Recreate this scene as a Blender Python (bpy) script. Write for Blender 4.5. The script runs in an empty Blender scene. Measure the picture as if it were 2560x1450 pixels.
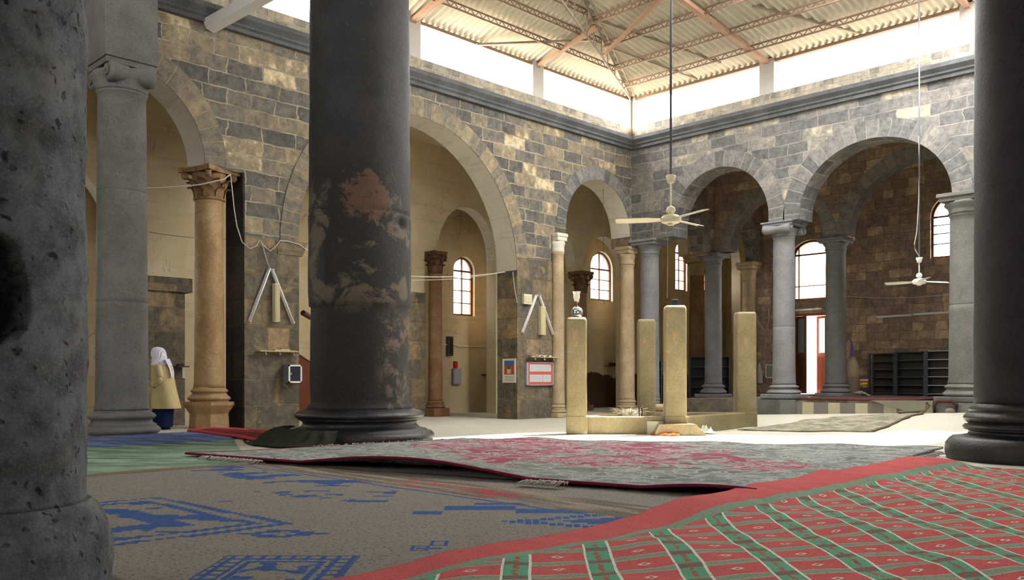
import bpy, bmesh, math, random
from math import sin, cos, pi, sqrt, radians
from mathutils import Vector, Matrix, noise
random.seed(7)
SC = bpy.context.scene
COL = SC.collection
# ------------------------------------------------------------------ camera frame (used to read places off the photograph)
F = 2206.0; CXP = 1280.0; HYP = 945.0; EYE = 1.02
CX, CY = 15.29, -20.07
Q = sqrt(.5)
def ray(px, py):
    r = (px-CXP)/F
    return Q*(r-1), Q*(r+1), -(py-HYP)/F
def onX(px, py, X=0.0):
    d = ray(px, py); f = (X-CX)/d[0]; return Vector((X, CY+f*d[1], EYE+f*d[2]))
def onY(px, py, Y=0.0):
    d = ray(px, py); f = (Y-CY)/d[1]; return Vector((CX+f*d[0], Y, EYE+f*d[2]))
def onZ(px, py, Z=0.0):
    d = ray(px, py); f = (Z-EYE)/d[2]; return Vector((CX+f*d[0], CY+f*d[1], Z))
def atf(px, py, f):
    d = ray(px, py); return Vector((CX+f*d[0], CY+f*d[1], EYE+f*d[2]))
def S(t):
    t = max(0., min(1., t)); return t*t*(3-2*t)
def fz(x, y):
    a = .10*S((-11.6-y)/1.5)*S((3.4-x)/2.4)
    b = .30*max(0., min(1., (x-1)/8))*S((y+5)/4)
    return a+b
def nz(x, y, z=0.): return noise.noise(Vector((x, y, z)))

# ------------------------------------------------------------------ node helpers
def srgb(r, g, b, a=1):
    def c(v):
        v /= 255.
        return v/12.92 if v <= .04045 else ((v+.055)/1.055)**2.4
    return (c(r), c(g), c(b), a)
class NT:
    def __init__(s, name):
        s.m = bpy.data.materials.new(name); s.m.use_nodes = True
        s.t = s.m.node_tree; s.t.nodes.clear()
        s.out = s.t.nodes.new('ShaderNodeOutputMaterial')
    def n(s, typ, **k):
        o = s.t.nodes.new(typ)
        for a, v in k.items(): setattr(o, a, v)
        return o
    def put(s, inp, v):
        if v is None: return
        if isinstance(v, bpy.types.NodeSocket): s.t.links.new(v, inp)
        else:
            if hasattr(inp.default_value, '__len__') and not hasattr(v, '__len__'): v = (v, v, v)
            if inp.type == 'RGBA' and len(v) == 3: v = (*v, 1)
            inp.default_value = v
    def math(s, op, a, b=None, c=None, clamp=False):
        o = s.n('ShaderNodeMath', operation=op, use_clamp=clamp)
        s.put(o.inputs[0], a); s.put(o.inputs[1], b)
        if c is not None: s.put(o.inputs[2], c)
        return o.outputs[0]
    def mix(s, f, a, b, mode='MIX'):
        o = s.n('ShaderNodeMix', data_type='RGBA', blend_type=mode)
        s.put(o.inputs[0], f); s.put(o.inputs[6], a); s.put(o.inputs[7], b)
        return o.outputs[2]
    def noise(s, vec, scale, detail=4, rough=.55, dist=0.):
        o = s.n('ShaderNodeTexNoise'); s.put(o.inputs['Vector'], vec)
        o.inputs['Scale'].default_value = scale; o.inputs['Detail'].default_value = detail
        o.inputs['Roughness'].default_value = rough; o.inputs['Distortion'].default_value = dist
        return o
    def ramp(s, f, stops, interp='LINEAR'):
        o = s.n('ShaderNodeValToRGB'); e = o.color_ramp; e.interpolation = interp
        while len(e.elements) < len(stops): e.elements.new(.5)
        for k, (p, c) in enumerate(stops):
            e.elements[k].position = p
            e.elements[k].color = c if hasattr(c, '__len__') and len(c) == 4 else ((*c, 1) if hasattr(c, '__len__') else (c, c, c, 1))
        s.put(o.inputs[0], f); return o.outputs[0]
    def step(s, v, a, b):           # smooth 0..1
        o = s.n('ShaderNodeMapRange', interpolation_type='SMOOTHSTEP')
        s.put(o.inputs[0], v); o.inputs[1].default_value = a; o.inputs[2].default_value = b
        return o.outputs[0]
    def vmul(s, v, k):
        o = s.n('ShaderNodeVectorMath', operation='MULTIPLY'); s.put(o.inputs[0], v); o.inputs[1].default_value = k; return o.outputs[0]
    def vadd(s, a, b):
        o = s.n('ShaderNodeVectorMath', operation='ADD'); s.put(o.inputs[0], a); s.put(o.inputs[1], b); return o.outputs[0]
    def coord(s, k='Object'): return s.n('ShaderNodeTexCoord').outputs[k]
    def sep(s, v):
        o = s.n('ShaderNodeSeparateXYZ'); s.put(o.inputs[0], v); return o.outputs
    def comb(s, x, y, z=0.):
        o = s.n('ShaderNodeCombineXYZ'); s.put(o.inputs[0], x); s.put(o.inputs[1], y); s.put(o.inputs[2], z); return o.outputs[0]
    def bump(s, h, strength=.5, dist=.02, nrm=None):
        o = s.n('ShaderNodeBump'); o.inputs['Strength'].default_value = strength; o.inputs['Distance'].default_value = dist
        s.put(o.inputs['Height'], h)
        if nrm is not None: s.put(o.inputs['Normal'], nrm)
        return o.outputs[0]
    def bsdf(s, col, rough=.8, normal=None, metal=0., spec=.3, **k):
        o = s.n('ShaderNodeBsdfPrincipled'); s.put(o.inputs['Base Color'], col); s.put(o.inputs['Roughness'], rough)
        o.inputs['Metallic'].default_value = metal; o.inputs['Specular IOR Level'].default_value = spec
        if normal is not None: s.put(o.inputs['Normal'], normal)
        for a, v in k.items(): s.put(o.inputs[a], v)
        s.t.links.new(o.outputs[0], s.out.inputs[0]); return s.m

def plain(name, rgb, rough=.7, metal=0., spec=.3, var=.12, scale=6.):
    t = NT(name); c = t.coord()
    n = t.noise(c, scale, 5)
    col = t.mix(n.outputs[0], tuple(v*(1-var) for v in rgb[:3]), tuple(min(1, v*(1+var)) for v in rgb[:3]))
    return t.bsdf(col, rough, t.bump(n.outputs[0], .15, .01), metal, spec)

def wallcoord(t):
    """(along the wall, up) chosen by the direction a face looks"""
    g = t.n('ShaderNodeNewGeometry'); x, y, z = t.sep(g.outputs['Position'])
    nx, ny, nzz = t.sep(g.outputs['True Normal'])
    f = t.math('GREATER_THAN', t.math('ABSOLUTE', ny), t.math('ABSOLUTE', nx))
    u = t.math('ADD', t.math('MULTIPLY', f, x), t.math('MULTIPLY', t.math('SUBTRACT', 1., f), y))
    return u, z, g.outputs['Position']

def masonry(name, palette, mortar, row=.285, width=.60, uv=False, smear=.25, msize=.018, rot=0., dirt=(0.02, .02, .018), dirtamt=.0, smearcol=None, hmix=None):
    t = NT(name)
    if uv:
        c = t.coord('UV'); u, z, _ = t.sep(c); pos = t.coord('Object')
    else:
        u, z, pos = wallcoord(t)
    wob = t.noise(pos, .9, 2).outputs[0]
    wob2 = t.noise(pos, 5., 2).outputs[0]
    zz = t.math('ADD', z, t.math('ADD', t.math('MULTIPLY', t.math('SUBTRACT', wob, .5), .10 if not uv else .0), t.math('MULTIPLY', t.math('SUBTRACT', wob2, .5), .055 if not uv else .015)))
    uu = t.math('ADD', u, t.math('MULTIPLY', t.math('SUBTRACT', wob2, .5), .13 if not uv else .05))
    v = t.comb(uu, zz, 0.)
    def brick(c1, c2, mo):
        b = t.n('ShaderNodeTexBrick'); b.offset = .5; b.offset_frequency = 2; b.squash = .68; b.squash_frequency = 3
        t.put(b.inputs['Vector'], v); b.inputs['Scale'].default_value = 1.
        b.inputs['Brick Width'].default_value = width; b.inputs['Row Height'].default_value = row
        b.inputs['Mortar Size'].default_value = msize; b.inputs['Mortar Smooth'].default_value = .35; b.inputs['Bias'].default_value = 0.
        t.put(b.inputs['Color1'], c1); t.put(b.inputs['Color2'], c2); t.put(b.inputs['Mortar'], mo)
        return b
    b = brick((0, 0, 0, 1), (1, 1, 1, 1), (.5, .5, .5, 1))
    rnd = b.outputs['Color']; fac = b.outputs['Fac']
    big = t.noise(pos, .55, 3).outputs[0]
    fine = t.noise(pos, 9., 6, .7).outputs[0]
    mid = t.noise(pos, 3.1, 5, .6).outputs[0]
    r2 = t.math('ADD', rnd, t.math('MULTIPLY', t.math('SUBTRACT', big, .5), .7))
    r2 = t.math('ADD', r2, t.math('MULTIPLY', t.math('SUBTRACT', mid, .5), .9), clamp=True)
    col = t.ramp(r2, palette)
    g1 = t.noise(pos, 6.5, 7, .75, .3).outputs[0]
    col = t.mix(1., col, t.ramp(g1, [(.28, (.42, .42, .43)), (.5, (.95, .95, .95)), (.72, (1.55, 1.5, 1.38))]), 'MULTIPLY')
    col = t.mix(t.math('MULTIPLY', t.step(fine, .35, .75), .3), col, tuple(c*1.5 for c in palette[1][1][:3]))
    col = t.mix(t.math('MULTIPLY', t.step(fine, .45, .3), .4), col, t.mix(1., col, (.45, .45, .45, 1), 'MULTIPLY'))
    mcol = t.mix(fine, tuple(c*.75 for c in mortar[:3]), tuple(min(1, c*1.2) for c in mortar[:3]))
    lost = t.step(t.noise(pos, 1.9, 4, .6).outputs[0], .60, .45)       # joints fade here and there
    col = t.mix(t.math('MULTIPLY', fac, t.math('ADD', t.math('MULTIPLY', lost, .6), .4)), col, mcol)
    sm = t.noise(pos, 2.3, 7, .75, .5).outputs[0]
    col = t.mix(t.math('MULTIPLY', t.step(sm, .54, .66), smear), col, t.mix(g1, tuple(c*.8 for c in (smearcol or mortar)[:3]), (smearcol or mortar)))
    lime = t.math('MULTIPLY', t.step(t.noise(t.vadd(pos, (7, 3, 5)), 5.2, 8, .78, .6).outputs[0], .62, .68), t.step(t.noise(t.vadd(pos, (1, 9, 2)), .9, 3).outputs[0], .48, .6))
    col = t.mix(t.math('MULTIPLY', lime, min(.75, smear*1.8)), col, tuple(min(.8, c*1.35) for c in palette[-1][1][:3]))
    if dirtamt:
        dm = t.math('MULTIPLY', t.step(t.noise(pos, 1.1, 6, .7).outputs[0], .5, .68), dirtamt)
        col = t.mix(dm, col, (*dirt, 1))
    h = t.math('ADD', t.math('MULTIPLY', t.math('SUBTRACT', 1., fac), 1.), t.math('MULTIPLY', fine, .5))
    return t.bsdf(col, .88, t.bump(h, .7, .02), spec=.25)

G1, G2 = srgb(80, 79, 77), srgb(103, 101, 97)
PAL_A = [(0., srgb(84, 83, 80)), (.40, srgb(102, 100, 95)), (.60, srgb(122, 115, 103)), (.76, srgb(140, 127, 106)), (.90, srgb(158, 142, 115)), (1., srgb(206, 188, 154))]
PAL_B = [(0., srgb(92, 92, 93)), (.4, srgb(108, 108, 108)), (.66, srgb(124, 122, 118)), (.88, srgb(142, 137, 127)), (1., srgb(184, 174, 150))]  # lightened a little to carry the glare on the right wall
PAL_O = [(0., srgb(130, 116, 104)), (.4, srgb(146, 126, 110)), (.66, srgb(162, 138, 116)), (.88, srgb(178, 154, 126)), (1., srgb(196, 174, 144))]
PAL_P = [(0., srgb(84, 80, 72)), (.35, srgb(102, 96, 84)), (.6, srgb(120, 108, 90)), (.85, srgb(138, 120, 96)), (1., srgb(160, 138, 106))]
M_stoneA = masonry('basalt_masonry', PAL_A, srgb(166, 155, 132), row=.29, width=.72, smear=.38, msize=.017, smearcol=srgb(146, 132, 106))
M_stoneB = masonry('grey_basalt_masonry', PAL_B, srgb(152, 148, 138), row=.27, width=.74, smear=.3, msize=.014)
M_stoneO = masonry('brown_masonry', PAL_O, srgb(122, 106, 92), row=.27, width=.50, smear=.4, smearcol=srgb(158, 136, 108), msize=.008)
M_stoneP = masonry('tan_pier_masonry', PAL_P, srgb(120, 104, 80), row=.5, width=.7, smear=.7, dirtamt=.28, smearcol=srgb(160, 138, 102))
M_darksoffit = masonry('dark_arch_stone', [(0., srgb(84, 80, 76)), (.6, srgb(96, 92, 86)), (1., srgb(110, 104, 96))], srgb(100, 94, 86), row=.36, width=.4, smear=.1)  # darker stone for the soffits of the second arcade
M_ringA = masonry('arch_voussoir_tan', [(0., srgb(108, 104, 96)), (.5, srgb(126, 118, 104)), (.85, srgb(144, 130, 108)), (1., srgb(156, 140, 112))], srgb(146, 134, 112), row=9., width=.34, uv=True, smear=.25)
M_ringB = masonry('arch_voussoir_grey', [(0., srgb(92, 92, 92)), (.4, srgb(112, 112, 111)), (.8, srgb(130, 128, 124)), (1., srgb(142, 138, 130))], srgb(140, 138, 130), row=9., width=.36, uv=True, smear=.1)
M_ringD = masonry('arch_voussoir_dark', [(0., srgb(118, 116, 112)), (.5, srgb(136, 132, 126)), (1., srgb(152, 146, 136))], srgb(142, 136, 126), row=9., width=.36, uv=True, smear=.1)
M_block = masonry('parapet_blocks', [(0., srgb(130, 126, 118)), (.5, srgb(165, 158, 145)), (1., srgb(190, 175, 150))], srgb(175, 168, 150), row=.24, width=.4)

def plaster(name, c1, c2, patch=False):
    t = NT(name); u, z, pos = wallcoord(t)
    n = t.noise(pos, .8, 6, .6).outputs[0]; f = t.noise(pos, 22., 4).outputs[0]
    st = t.noise(t.vmul(pos, (.5, .5, 6.)), 1.2, 4, .6).outputs[0]
    col = t.mix(t.step(n, .3, .7), c1, c2)
    col = t.mix(t.math('MULTIPLY', t.step(st, .56, .62), .22), col, tuple(c*.6 for c in c1[:3]))
    cr = t.noise(t.vmul(pos, (1, 1, .35)), 1.7, 3, .5, 1.).outputs[0]
    crk = t.math('LESS_THAN', t.math('ABSOLUTE', t.math('SUBTRACT', cr, .5)), .0022)
    col = t.mix(t.math('MULTIPLY', crk, .45), col, tuple(c*.35 for c in c1[:3]))
    h = f
    if patch:                          # where the plaster has fallen off low down
        x, y, _ = t.sep(pos)
        edge = t.math('ADD', z, t.math('MULTIPLY', t.math('SUBTRACT', t.noise(pos, 1.6, 6, .7).outputs[0], .5), .9))
        m = t.math('MULTIPLY', t.math('LESS_THAN', edge, 1.15), t.math('MULTIPLY', t.math('GREATER_THAN', y, 2.5), t.math('LESS_THAN', y, 9.2)))
        earth = t.mix(t.noise(pos, 14., 6, .7).outputs[0], srgb(52, 40, 32), srgb(92, 72, 56))
        col = t.mix(m, col, earth); h = t.math('SUBTRACT', f, t.math('MULTIPLY', m, 3.))
    return t.bsdf(col, .85, t.bump(h, .25, .012), spec=.2)
M_plaster = plaster('cream_plaster', srgb(196, 180, 146), srgb(212, 198, 168))
M_plasterO = plaster('cream_plaster_outer', srgb(186, 168, 132), srgb(205, 188, 156), True)
M_soffit = plaster('white_plaster', srgb(205, 200, 188), srgb(220, 214, 200))

def stone(name, base, dark, light, pores=0., rough=.8, scale=1., stains=(), spec=.3, bumpd=.012, joint=None, poresc=40.):
    """columns and cut blocks, mapped in the object's own space"""
    t = NT(name); c = t.coord()
    a = t.noise(c, 2.2*scale, 6, .6).outputs[0]; f = t.noise(c, 26*scale, 6, .7).outputs[0]
    col = t.mix(t.step(a, .3, .72), dark, base)
    col = t.mix(t.math('MULTIPLY', t.step(f, .5, .8), .6), col, light)
    col = t.mix(t.math('MULTIPLY', t.step(f, .5, .25), .5), col, tuple(v*.5 for v in dark[:3]))
    h = f
    for (sc, lo, hi, amt, cc, seed) in stains:
        v = t.vadd(c, (seed, seed*1.7, seed*.3))
        m = t.math('MULTIPLY', t.step(t.noise(v, sc, 6, .65, .6).outputs[0], lo, hi), amt)
        col = t.mix(m, col, cc)
    if pores:
        o = t.n('ShaderNodeTexVoronoi'); t.put(o.inputs['Vector'], t.vadd(c, t.vmul(t.noise(c, 12., 2).outputs['Color'], (.12, .12, .12)))); o.inputs['Scale'].default_value = poresc
        pm = t.step(o.outputs['Distance'], .34, .16)
        pm = t.math('MULTIPLY', pm, t.step(t.noise(c, 9., 3).outputs[0], .42, .6))
        col = t.mix(t.math('MULTIPLY', pm, pores), col, tuple(v*.22 for v in dark[:3]))
        h = t.math('SUBTRACT', f, t.math('MULTIPLY', pm, 2.2*pores))
    return t.bsdf(col, rough, t.bump(h, .6, bumpd), spec=spec)
M_basalt = stone('grey_basalt', srgb(122, 122, 119), srgb(102, 102, 99), srgb(145, 145, 140), .5, poresc=60)
M_basaltB = stone('blue_grey_basalt', srgb(140, 141, 143), srgb(120, 121, 124), srgb(160, 160, 160), .25, poresc=50)  # lightened so the colour carries the haze over the far columns
M_dark = stone('dark_stained_basalt', srgb(72, 71, 68), srgb(50, 49, 46), srgb(92, 88, 80), .6, rough=.62, poresc=34,
               stains=[(1.15, .55, .62, .75, srgb(128, 100, 72), 3.1), (1.6, .56, .66, .6, srgb(92, 76, 60), 9.2), (.9, .58, .7, .7, srgb(28, 27, 25), 5.5)])
M_dark2 = stone('smooth_dark_basalt', srgb(44, 44, 49), srgb(30, 30, 34), srgb(60, 60, 66), .6, rough=.6, poresc=34, stains=[(1.6, .6, .72, .3, srgb(84, 76, 70), 9.2)])
def big_column_mat():
    t = NT('big_column_basalt'); c = t.coord(); x, y, z = t.sep(c)
    r = t.math('MULTIPLY', t.math('ADD', x, y), Q)
    a = t.noise(c, 2.2, 6, .6).outputs[0]; f = t.noise(c, 24., 6, .7).outputs[0]; n = t.noise(c, 3.4, 7, .72, .4).outputs[0]; n2 = t.noise(t.vadd(c, (5, 3, 1)), 1.9, 6, .65, .5).outputs[0]
    col = t.mix(t.step(a, .3, .7), srgb(36, 37, 39), srgb(50, 51, 53))
    low = t.step(z, 4.9, 4.0)                                  # rougher, darker lower drums
    col = t.mix(t.math('MULTIPLY', low, .85), col, srgb(34, 32, 29))
    zone = t.math('MULTIPLY', t.step(z, 1.9, 2.4), t.step(z, 4.3, 3.8))
    col = t.mix(t.math('MULTIPLY', t.math('MULTIPLY', zone, t.step(n2, .53, .60)), .75), col, srgb(100, 88, 72))
    e = t.math('ADD', t.math('POWER', t.math('MULTIPLY', t.math('SUBTRACT', r, .22), 1/.34), 2.), t.math('POWER', t.math('MULTIPLY', t.math('SUBTRACT', z, 3.82), 1/.36), 2.))
    e = t.math('ADD', e, t.math('MULTIPLY', t.math('SUBTRACT', n, .5), 5.5))
    col = t.mix(t.math('MULTIPLY', t.step(e, 1.05, .6), .8), col, t.mix(f, srgb(78, 56, 44), srgb(122, 90, 68)))
    rs = t.math('MULTIPLY', t.math('MULTIPLY', t.step(r, .25, .6), t.step(z, 2.2, 1.8)), t.step(n, .48, .6))
    col = t.mix(t.math('MULTIPLY', rs, .6), col, srgb(116, 100, 84))
    col = t.mix(t.math('MULTIPLY', t.step(f, .55, .8), .5), col, srgb(110, 104, 96)); col = t.mix(t.math('MULTIPLY', t.step(f, .45, .25), .6), col, srgb(24, 23, 22))
    h = t.math('ADD', f, t.math('MULTIPLY', n, t.math('MULTIPLY', low, 1.5)))
    return t.bsdf(col, .62, t.bump(h, .8, .02), spec=.3)
M_big = big_column_mat()
M_darkbase = stone('polished_dark_basalt', srgb(36, 36, 39), srgb(22, 22, 25), srgb(58, 58, 62), .5, rough=.38, spec=.5, poresc=30)
M_pitted = stone('pitted_grey_basalt', srgb(112, 117, 122), srgb(66, 68, 70), srgb(158, 162, 164), .95, poresc=17, bumpd=.03, scale=3.2,
                 stains=[(2.5, .5, .7, .4, srgb(140, 140, 130), 2.)])
M_marble = stone('orange_marble', srgb(186, 158, 116), srgb(152, 120, 84), srgb(212, 188, 150), .15, rough=.6, stains=[(2., .5, .65, .5, srgb(150, 112, 80), 1.2), (1.3, .56, .7, .4, srgb(190, 165, 130), 4.)])
M_cream = stone('cream_limestone', srgb(190, 170, 138), srgb(160, 140, 110), srgb(210, 195, 165), .1)
M_brownc = stone('brown_marble', srgb(150, 118, 88), srgb(122, 92, 68), srgb(170, 140, 110), .1, stains=[(1., .5, .6, .5, srgb(120, 72, 46), 2.)])
M_yellow = stone('yellow_polished_marble', srgb(142, 130, 98), srgb(120, 108, 78), srgb(168, 156, 124), .05, rough=.34, spec=.5,
                 stains=[(3., .55, .72, .28, srgb(200, 190, 158), 2.2), (5., .6, .66, .5, srgb(150, 120, 70), 7.)])
M_corinth = stone('carved_brown_stone', srgb(170, 135, 98), srgb(110, 80, 56), srgb(205, 175, 135), .3, scale=2.)
M_corinthd = stone('dark_carved_stone', srgb(120, 86, 64), srgb(80, 56, 42), srgb(150, 115, 90), .3, scale=2.)
M_cornice = stone('cornice_basalt', srgb(104, 106, 108), srgb(82, 84, 86), srgb(125, 125, 125), .2)

def floor_mat():
    t = NT('pale_floor_slabs'); c = t.coord()
    n = t.noise(c, .5, 6, .6).outputs[0]; f = t.noise(c, 8., 6, .7).outputs[0]
    col = t.mix(n, srgb(184, 180, 164), srgb(200, 197, 182))
    col = t.mix(t.math('MULTIPLY', t.step(f, .55, .75), .35), col, srgb(170, 160, 138))
    st = t.noise(t.vmul(c, (1, 1, 1)), 1.7, 6, .7, .5).outputs[0]
    col = t.mix(t.math('MULTIPLY', t.step(st, .55, .7), .3), col, srgb(175, 166, 145))
    b = t.n('ShaderNodeTexBrick'); t.put(b.inputs['Vector'], c); b.inputs['Scale'].default_value = 1.
    b.inputs['Brick Width'].default_value = 1.4; b.inputs['Row Height'].default_value = .8; b.inputs['Mortar Size'].default_value = .008
    col = t.mix(t.math('MULTIPLY', b.outputs['Fac'], .3), col, srgb(140, 132, 112))
    return t.bsdf(col, .6, t.bump(f, .12, .01), spec=.35)
M_floor = floor_mat()
M_platform = masonry('platform_paving', [(0., srgb(104, 98, 88)), (.5, srgb(130, 122, 108)), (1., srgb(150, 140, 120))], srgb(110, 100, 84), row=.6, width=.9)
M_asb = None
def roof_mat():
    t = NT('corrugated_roof_sheet'); c = t.coord()
    n = t.noise(c, 1.2, 5, .6).outputs[0]; f = t.noise(c, 14., 5, .7).outputs[0]
    col = t.mix(n, srgb(198, 191, 176), srgb(216, 210, 197))
    col = t.mix(t.math('MULTIPLY', t.step(f, .55, .8), .4), col, srgb(170, 158, 135))
    return t.bsdf(col, .8, t.bump(f, .1, .01), spec=.2)
M_roof = roof_mat()
M_steel = plain('pink_primed_steel', srgb(176, 142, 122), .6, 0, .3, .2, 9)
M_steelg = plain('grey_painted_steel', srgb(150, 138, 120), .6, 0, .3, .2, 9)
M_purlin = plain('brown_purlin_steel', srgb(136, 112, 96), .6, 0, .3, .2, 9)
M_concrete = plain('pale_concrete', srgb(190, 188, 182), .85)
M_ceil = plain('dark_slab_ceiling', srgb(96, 90, 84), .9, var=.25, scale=2)
M_white = plain('white_enamel', srgb(232, 230, 222), .4, 0, .5, .03)
M_fan = plain('cream_enamel', srgb(236, 228, 190), .4, 0, .5, .03)
M_tube = plain('tube_light_white', srgb(232, 232, 240), .35, 0, .5, .02)
M_beige = plain('beige_plastic', srgb(205, 196, 160), .5, 0, .4, .04)
M_rod = plain('grey_rod_steel', srgb(110, 115, 122), .45, .4, .5, .05)
M_black = plain('black_paint', srgb(26, 28, 32), .5, 0, .4, .1)
M_navy = plain('navy_cloth', srgb(26, 34, 66), .9, 0, .1, .15)
M_wood = plain('dark_brown_wood', srgb(82, 48, 30), .6, 0, .3, .3, 5)
M_frame = plain('brown_window_wood', srgb(112, 66, 42), .6, 0, .3, .2, 8)
M_redwood = plain('red_varnished_wood', srgb(160, 74, 48), .4, 0, .5, .2, 8)
M_wire = plain('pale_cable', srgb(196, 190, 175), .6)
M_dwire = plain('brown_cable', srgb(110, 96, 80), .7)
M_metalshelf = plain('dark_painted_metal', srgb(72, 80, 88), .5, .2, .4, .15)
M_alu = plain('bare_aluminium', srgb(190, 190, 190), .35, .5, .5, .05)
M_coat = None
def glass_mat(name='window_glass', tint=(1, 1, 1, 1)):
    t = NT(name)
    a = t.n('ShaderNodeBsdfTransparent'); a.inputs[0].default_value = tint
    b = t.n('ShaderNodeBsdfGlossy'); b.inputs['Roughness'].default_value = .05
    m = t.n('ShaderNodeMixShader'); m.inputs[0].default_value = .06
    t.t.links.new(a.outputs[0], m.inputs[1]); t.t.links.new(b.outputs[0], m.inputs[2])
    t.t.links.new(m.outputs[0], t.out.inputs[0]); return t.m
M_glass = glass_mat()
M_amber = glass_mat('amber_glass', (.95, .72, .45, 1))

# ------------------------------------------------------------------ mesh helpers
class MB:
    def __init__(s): s.v = []; s.f = []; s.mi = []; s.uv = {}; s.sm = []
    def quad(s, a, b, c, d, mi=0, uv=None, smooth=False):
        k = len(s.v); s.v += [tuple(a), tuple(b), tuple(c), tuple(d)]; s.f.append((k, k+1, k+2, k+3)); s.mi.append(mi); s.sm.append(smooth)
        if uv: s.uv[len(s.f)-1] = uv
        return s
    def tri(s, a, b, c, mi=0):
        k = len(s.v); s.v += [tuple(a), tuple(b), tuple(c)]; s.f.append((k, k+1, k+2)); s.mi.append(mi); s.sm.append(False); return s
    def box(s, c, d, rot=None, mi=0):
        """centre, full sizes, optional 3x3 rotation"""
        k = len(s.v); c = Vector(c)
        for z in (-.5, .5):
            for x, y in ((-.5, -.5), (.5, -.5), (.5, .5), (-.5, .5)):
                p = Vector((x*d[0], y*d[1], z*d[2]))
                if rot is not None: p = rot @ p
                s.v.append(tuple(c+p))
        for f in ((3, 2, 1, 0), (4, 5, 6, 7), (0, 1, 5, 4), (1, 2, 6, 5), (2, 3, 7, 6), (3, 0, 4, 7)):
            s.f.append(tuple(k+i for i in f)); s.mi.append(mi); s.sm.append(False)
        return s
    def b2(s, x0, x1, y0, y1, z0, z1, mi=0):
        return s.box(((x0+x1)/2, (y0+y1)/2, (z0+z1)/2), (abs(x1-x0), abs(y1-y0), abs(z1-z0)), None, mi)
    def grid(s, rows, closed_u=False, closed_v=False, mi=0, smooth=True, uvs=None):
        k = len(s.v); R = len(rows); C = len(rows[0])
        for r in rows: s.v += [tuple(p) for p in r]
        for i in range(R if closed_v else R-1):
            for j in range(C if closed_u else C-1):
                i2, j2 = (i+1) % R, (j+1) % C
                s.f.append((k+i*C+j, k+i*C+j2, k+i2*C+j2, k+i2*C+j)); s.mi.append(mi); s.sm.append(smooth)
                if uvs: s.uv[len(s.f)-1] = (uvs[i][j], uvs[i][j+1], uvs[i+1][j+1], uvs[i+1][j])
        return s
    def lathe(s, prof, c=(0, 0, 0), seg=48, mi=0, fn=None, caps=True, axis=None):
        rows = []
        for (r, z) in prof:
            row = []
            for j in range(seg):
                a = 2*pi*j/seg
                rr = fn(r, z, a) if fn else r
                p = Vector((rr*cos(a), rr*sin(a), z))
                if axis is not None: p = axis @ p
                row.append(tuple(Vector(c)+p))
            rows.append(row)
        k = len(s.v); s.grid(rows, closed_u=True, mi=mi)
        if caps:
            for (ri, flip) in ((0, True), (len(rows)-1, False)):
                idx = [k+ri*seg+j for j in range(seg)]
                s.f.append(tuple(reversed(idx)) if flip else tuple(idx)); s.mi.append(mi); s.sm.append(False)
        return s
    def tube(s, pts, r, seg=8, mi=0, caps=True):
        pts = [Vector(p) for p in pts]; rows = []
        up = Vector((0, 0, 1))
        for i, p in enumerate(pts):
            d = (pts[min(i+1, len(pts)-1)]-pts[max(i-1, 0)]).normalized()
            a = d.cross(up)
            if a.length < 1e-3: a = d.cross(Vector((1, 0, 0)))
            a.normalize(); b = a.cross(d).normalized()
            rr = r[i] if hasattr(r, '__len__') else r
            rows.append([tuple(p+a*rr*cos(2*pi*j/seg)+b*rr*sin(2*pi*j/seg)) for j in range(seg)])
        k = len(s.v); s.grid(rows, closed_u=True, mi=mi)
        if caps:
            s.f.append(tuple(k+j for j in range(seg))); s.mi.append(mi); s.sm.append(False)
            s.f.append(tuple(k+(len(rows)-1)*seg+j for j in reversed(range(seg)))); s.mi.append(mi); s.sm.append(False)
        return s
    def prism(s, poly, a, b, mi=0):
        """poly = list of 3D points of one end cap, swept by vector b-a"""
        n = len(poly); d = Vector(b)-Vector(a); k = len(s.v)
        s.v += [tuple(Vector(p)) for p in poly] + [tuple(Vector(p)+d) for p in poly]
        s.f.append(tuple(k+i for i in range(n))); s.f.append(tuple(k+n+i for i in reversed(range(n)))); s.mi += [mi]*2; s.sm += [False]*2
        for i in range(n):
            j = (i+1) % n; s.f.append((k+i, k+j, k+n+j, k+n+i)); s.mi.append(mi); s.sm.append(False)
        return s
    def build(s, name, mats, parent=None, origin=None, kind=None, label=None, cat=None, group=None, merge=False, bevel=0., sub=0):
        me = bpy.data.meshes.new(name)
        o3 = Vector(origin) if origin is not None else Vector((0, 0, 0))
        pl = Vector(parent.location) if parent is not None and parent.parent is None else None
        if parent is not None: o3 = wpos(parent) if origin is None else Vector(origin)
        me.from_pydata([tuple(Vector(p)-o3) for p in s.v], [], s.f)
        if not hasattr(mats, '__len__'): mats = [mats]
        for m in mats: me.materials.append(m)
        me.polygons.foreach_set('material_index', s.mi)
        me.polygons.foreach_set('use_smooth', s.sm)
        if s.uv:
            ul = me.uv_layers.new(name='UVMap')
            for fi, uv in s.uv.items():
                for li, q in zip(me.polygons[fi].loop_indices, uv): ul.data[li].uv = q
        if merge or True:
            bm = bmesh.new(); bm.from_mesh(me)
            bmesh.ops.remove_doubles(bm, verts=bm.verts, dist=1e-5)
            bmesh.ops.recalc_face_normals(bm, faces=bm.faces)
            bm.to_mesh(me); bm.free()
        me.update()
        o = bpy.data.objects.new(name, me); COL.objects.link(o)
        if parent is not None:
            o.parent = parent; o.location = o3-wpos(parent)
        else: o.location = o3
        if bevel:
            b = o.modifiers.new('bevel', 'BEVEL'); b.width = bevel; b.segments = 2; b.limit_method = 'ANGLE'
        if sub:
            b = o.modifiers.new('sub', 'SUBSURF'); b.levels = sub; b.render_levels = sub
        if kind: o['kind'] = kind
        if label: o['label'] = label
        if cat: o['category'] = cat
        if group: o['group'] = group
        return o
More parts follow.
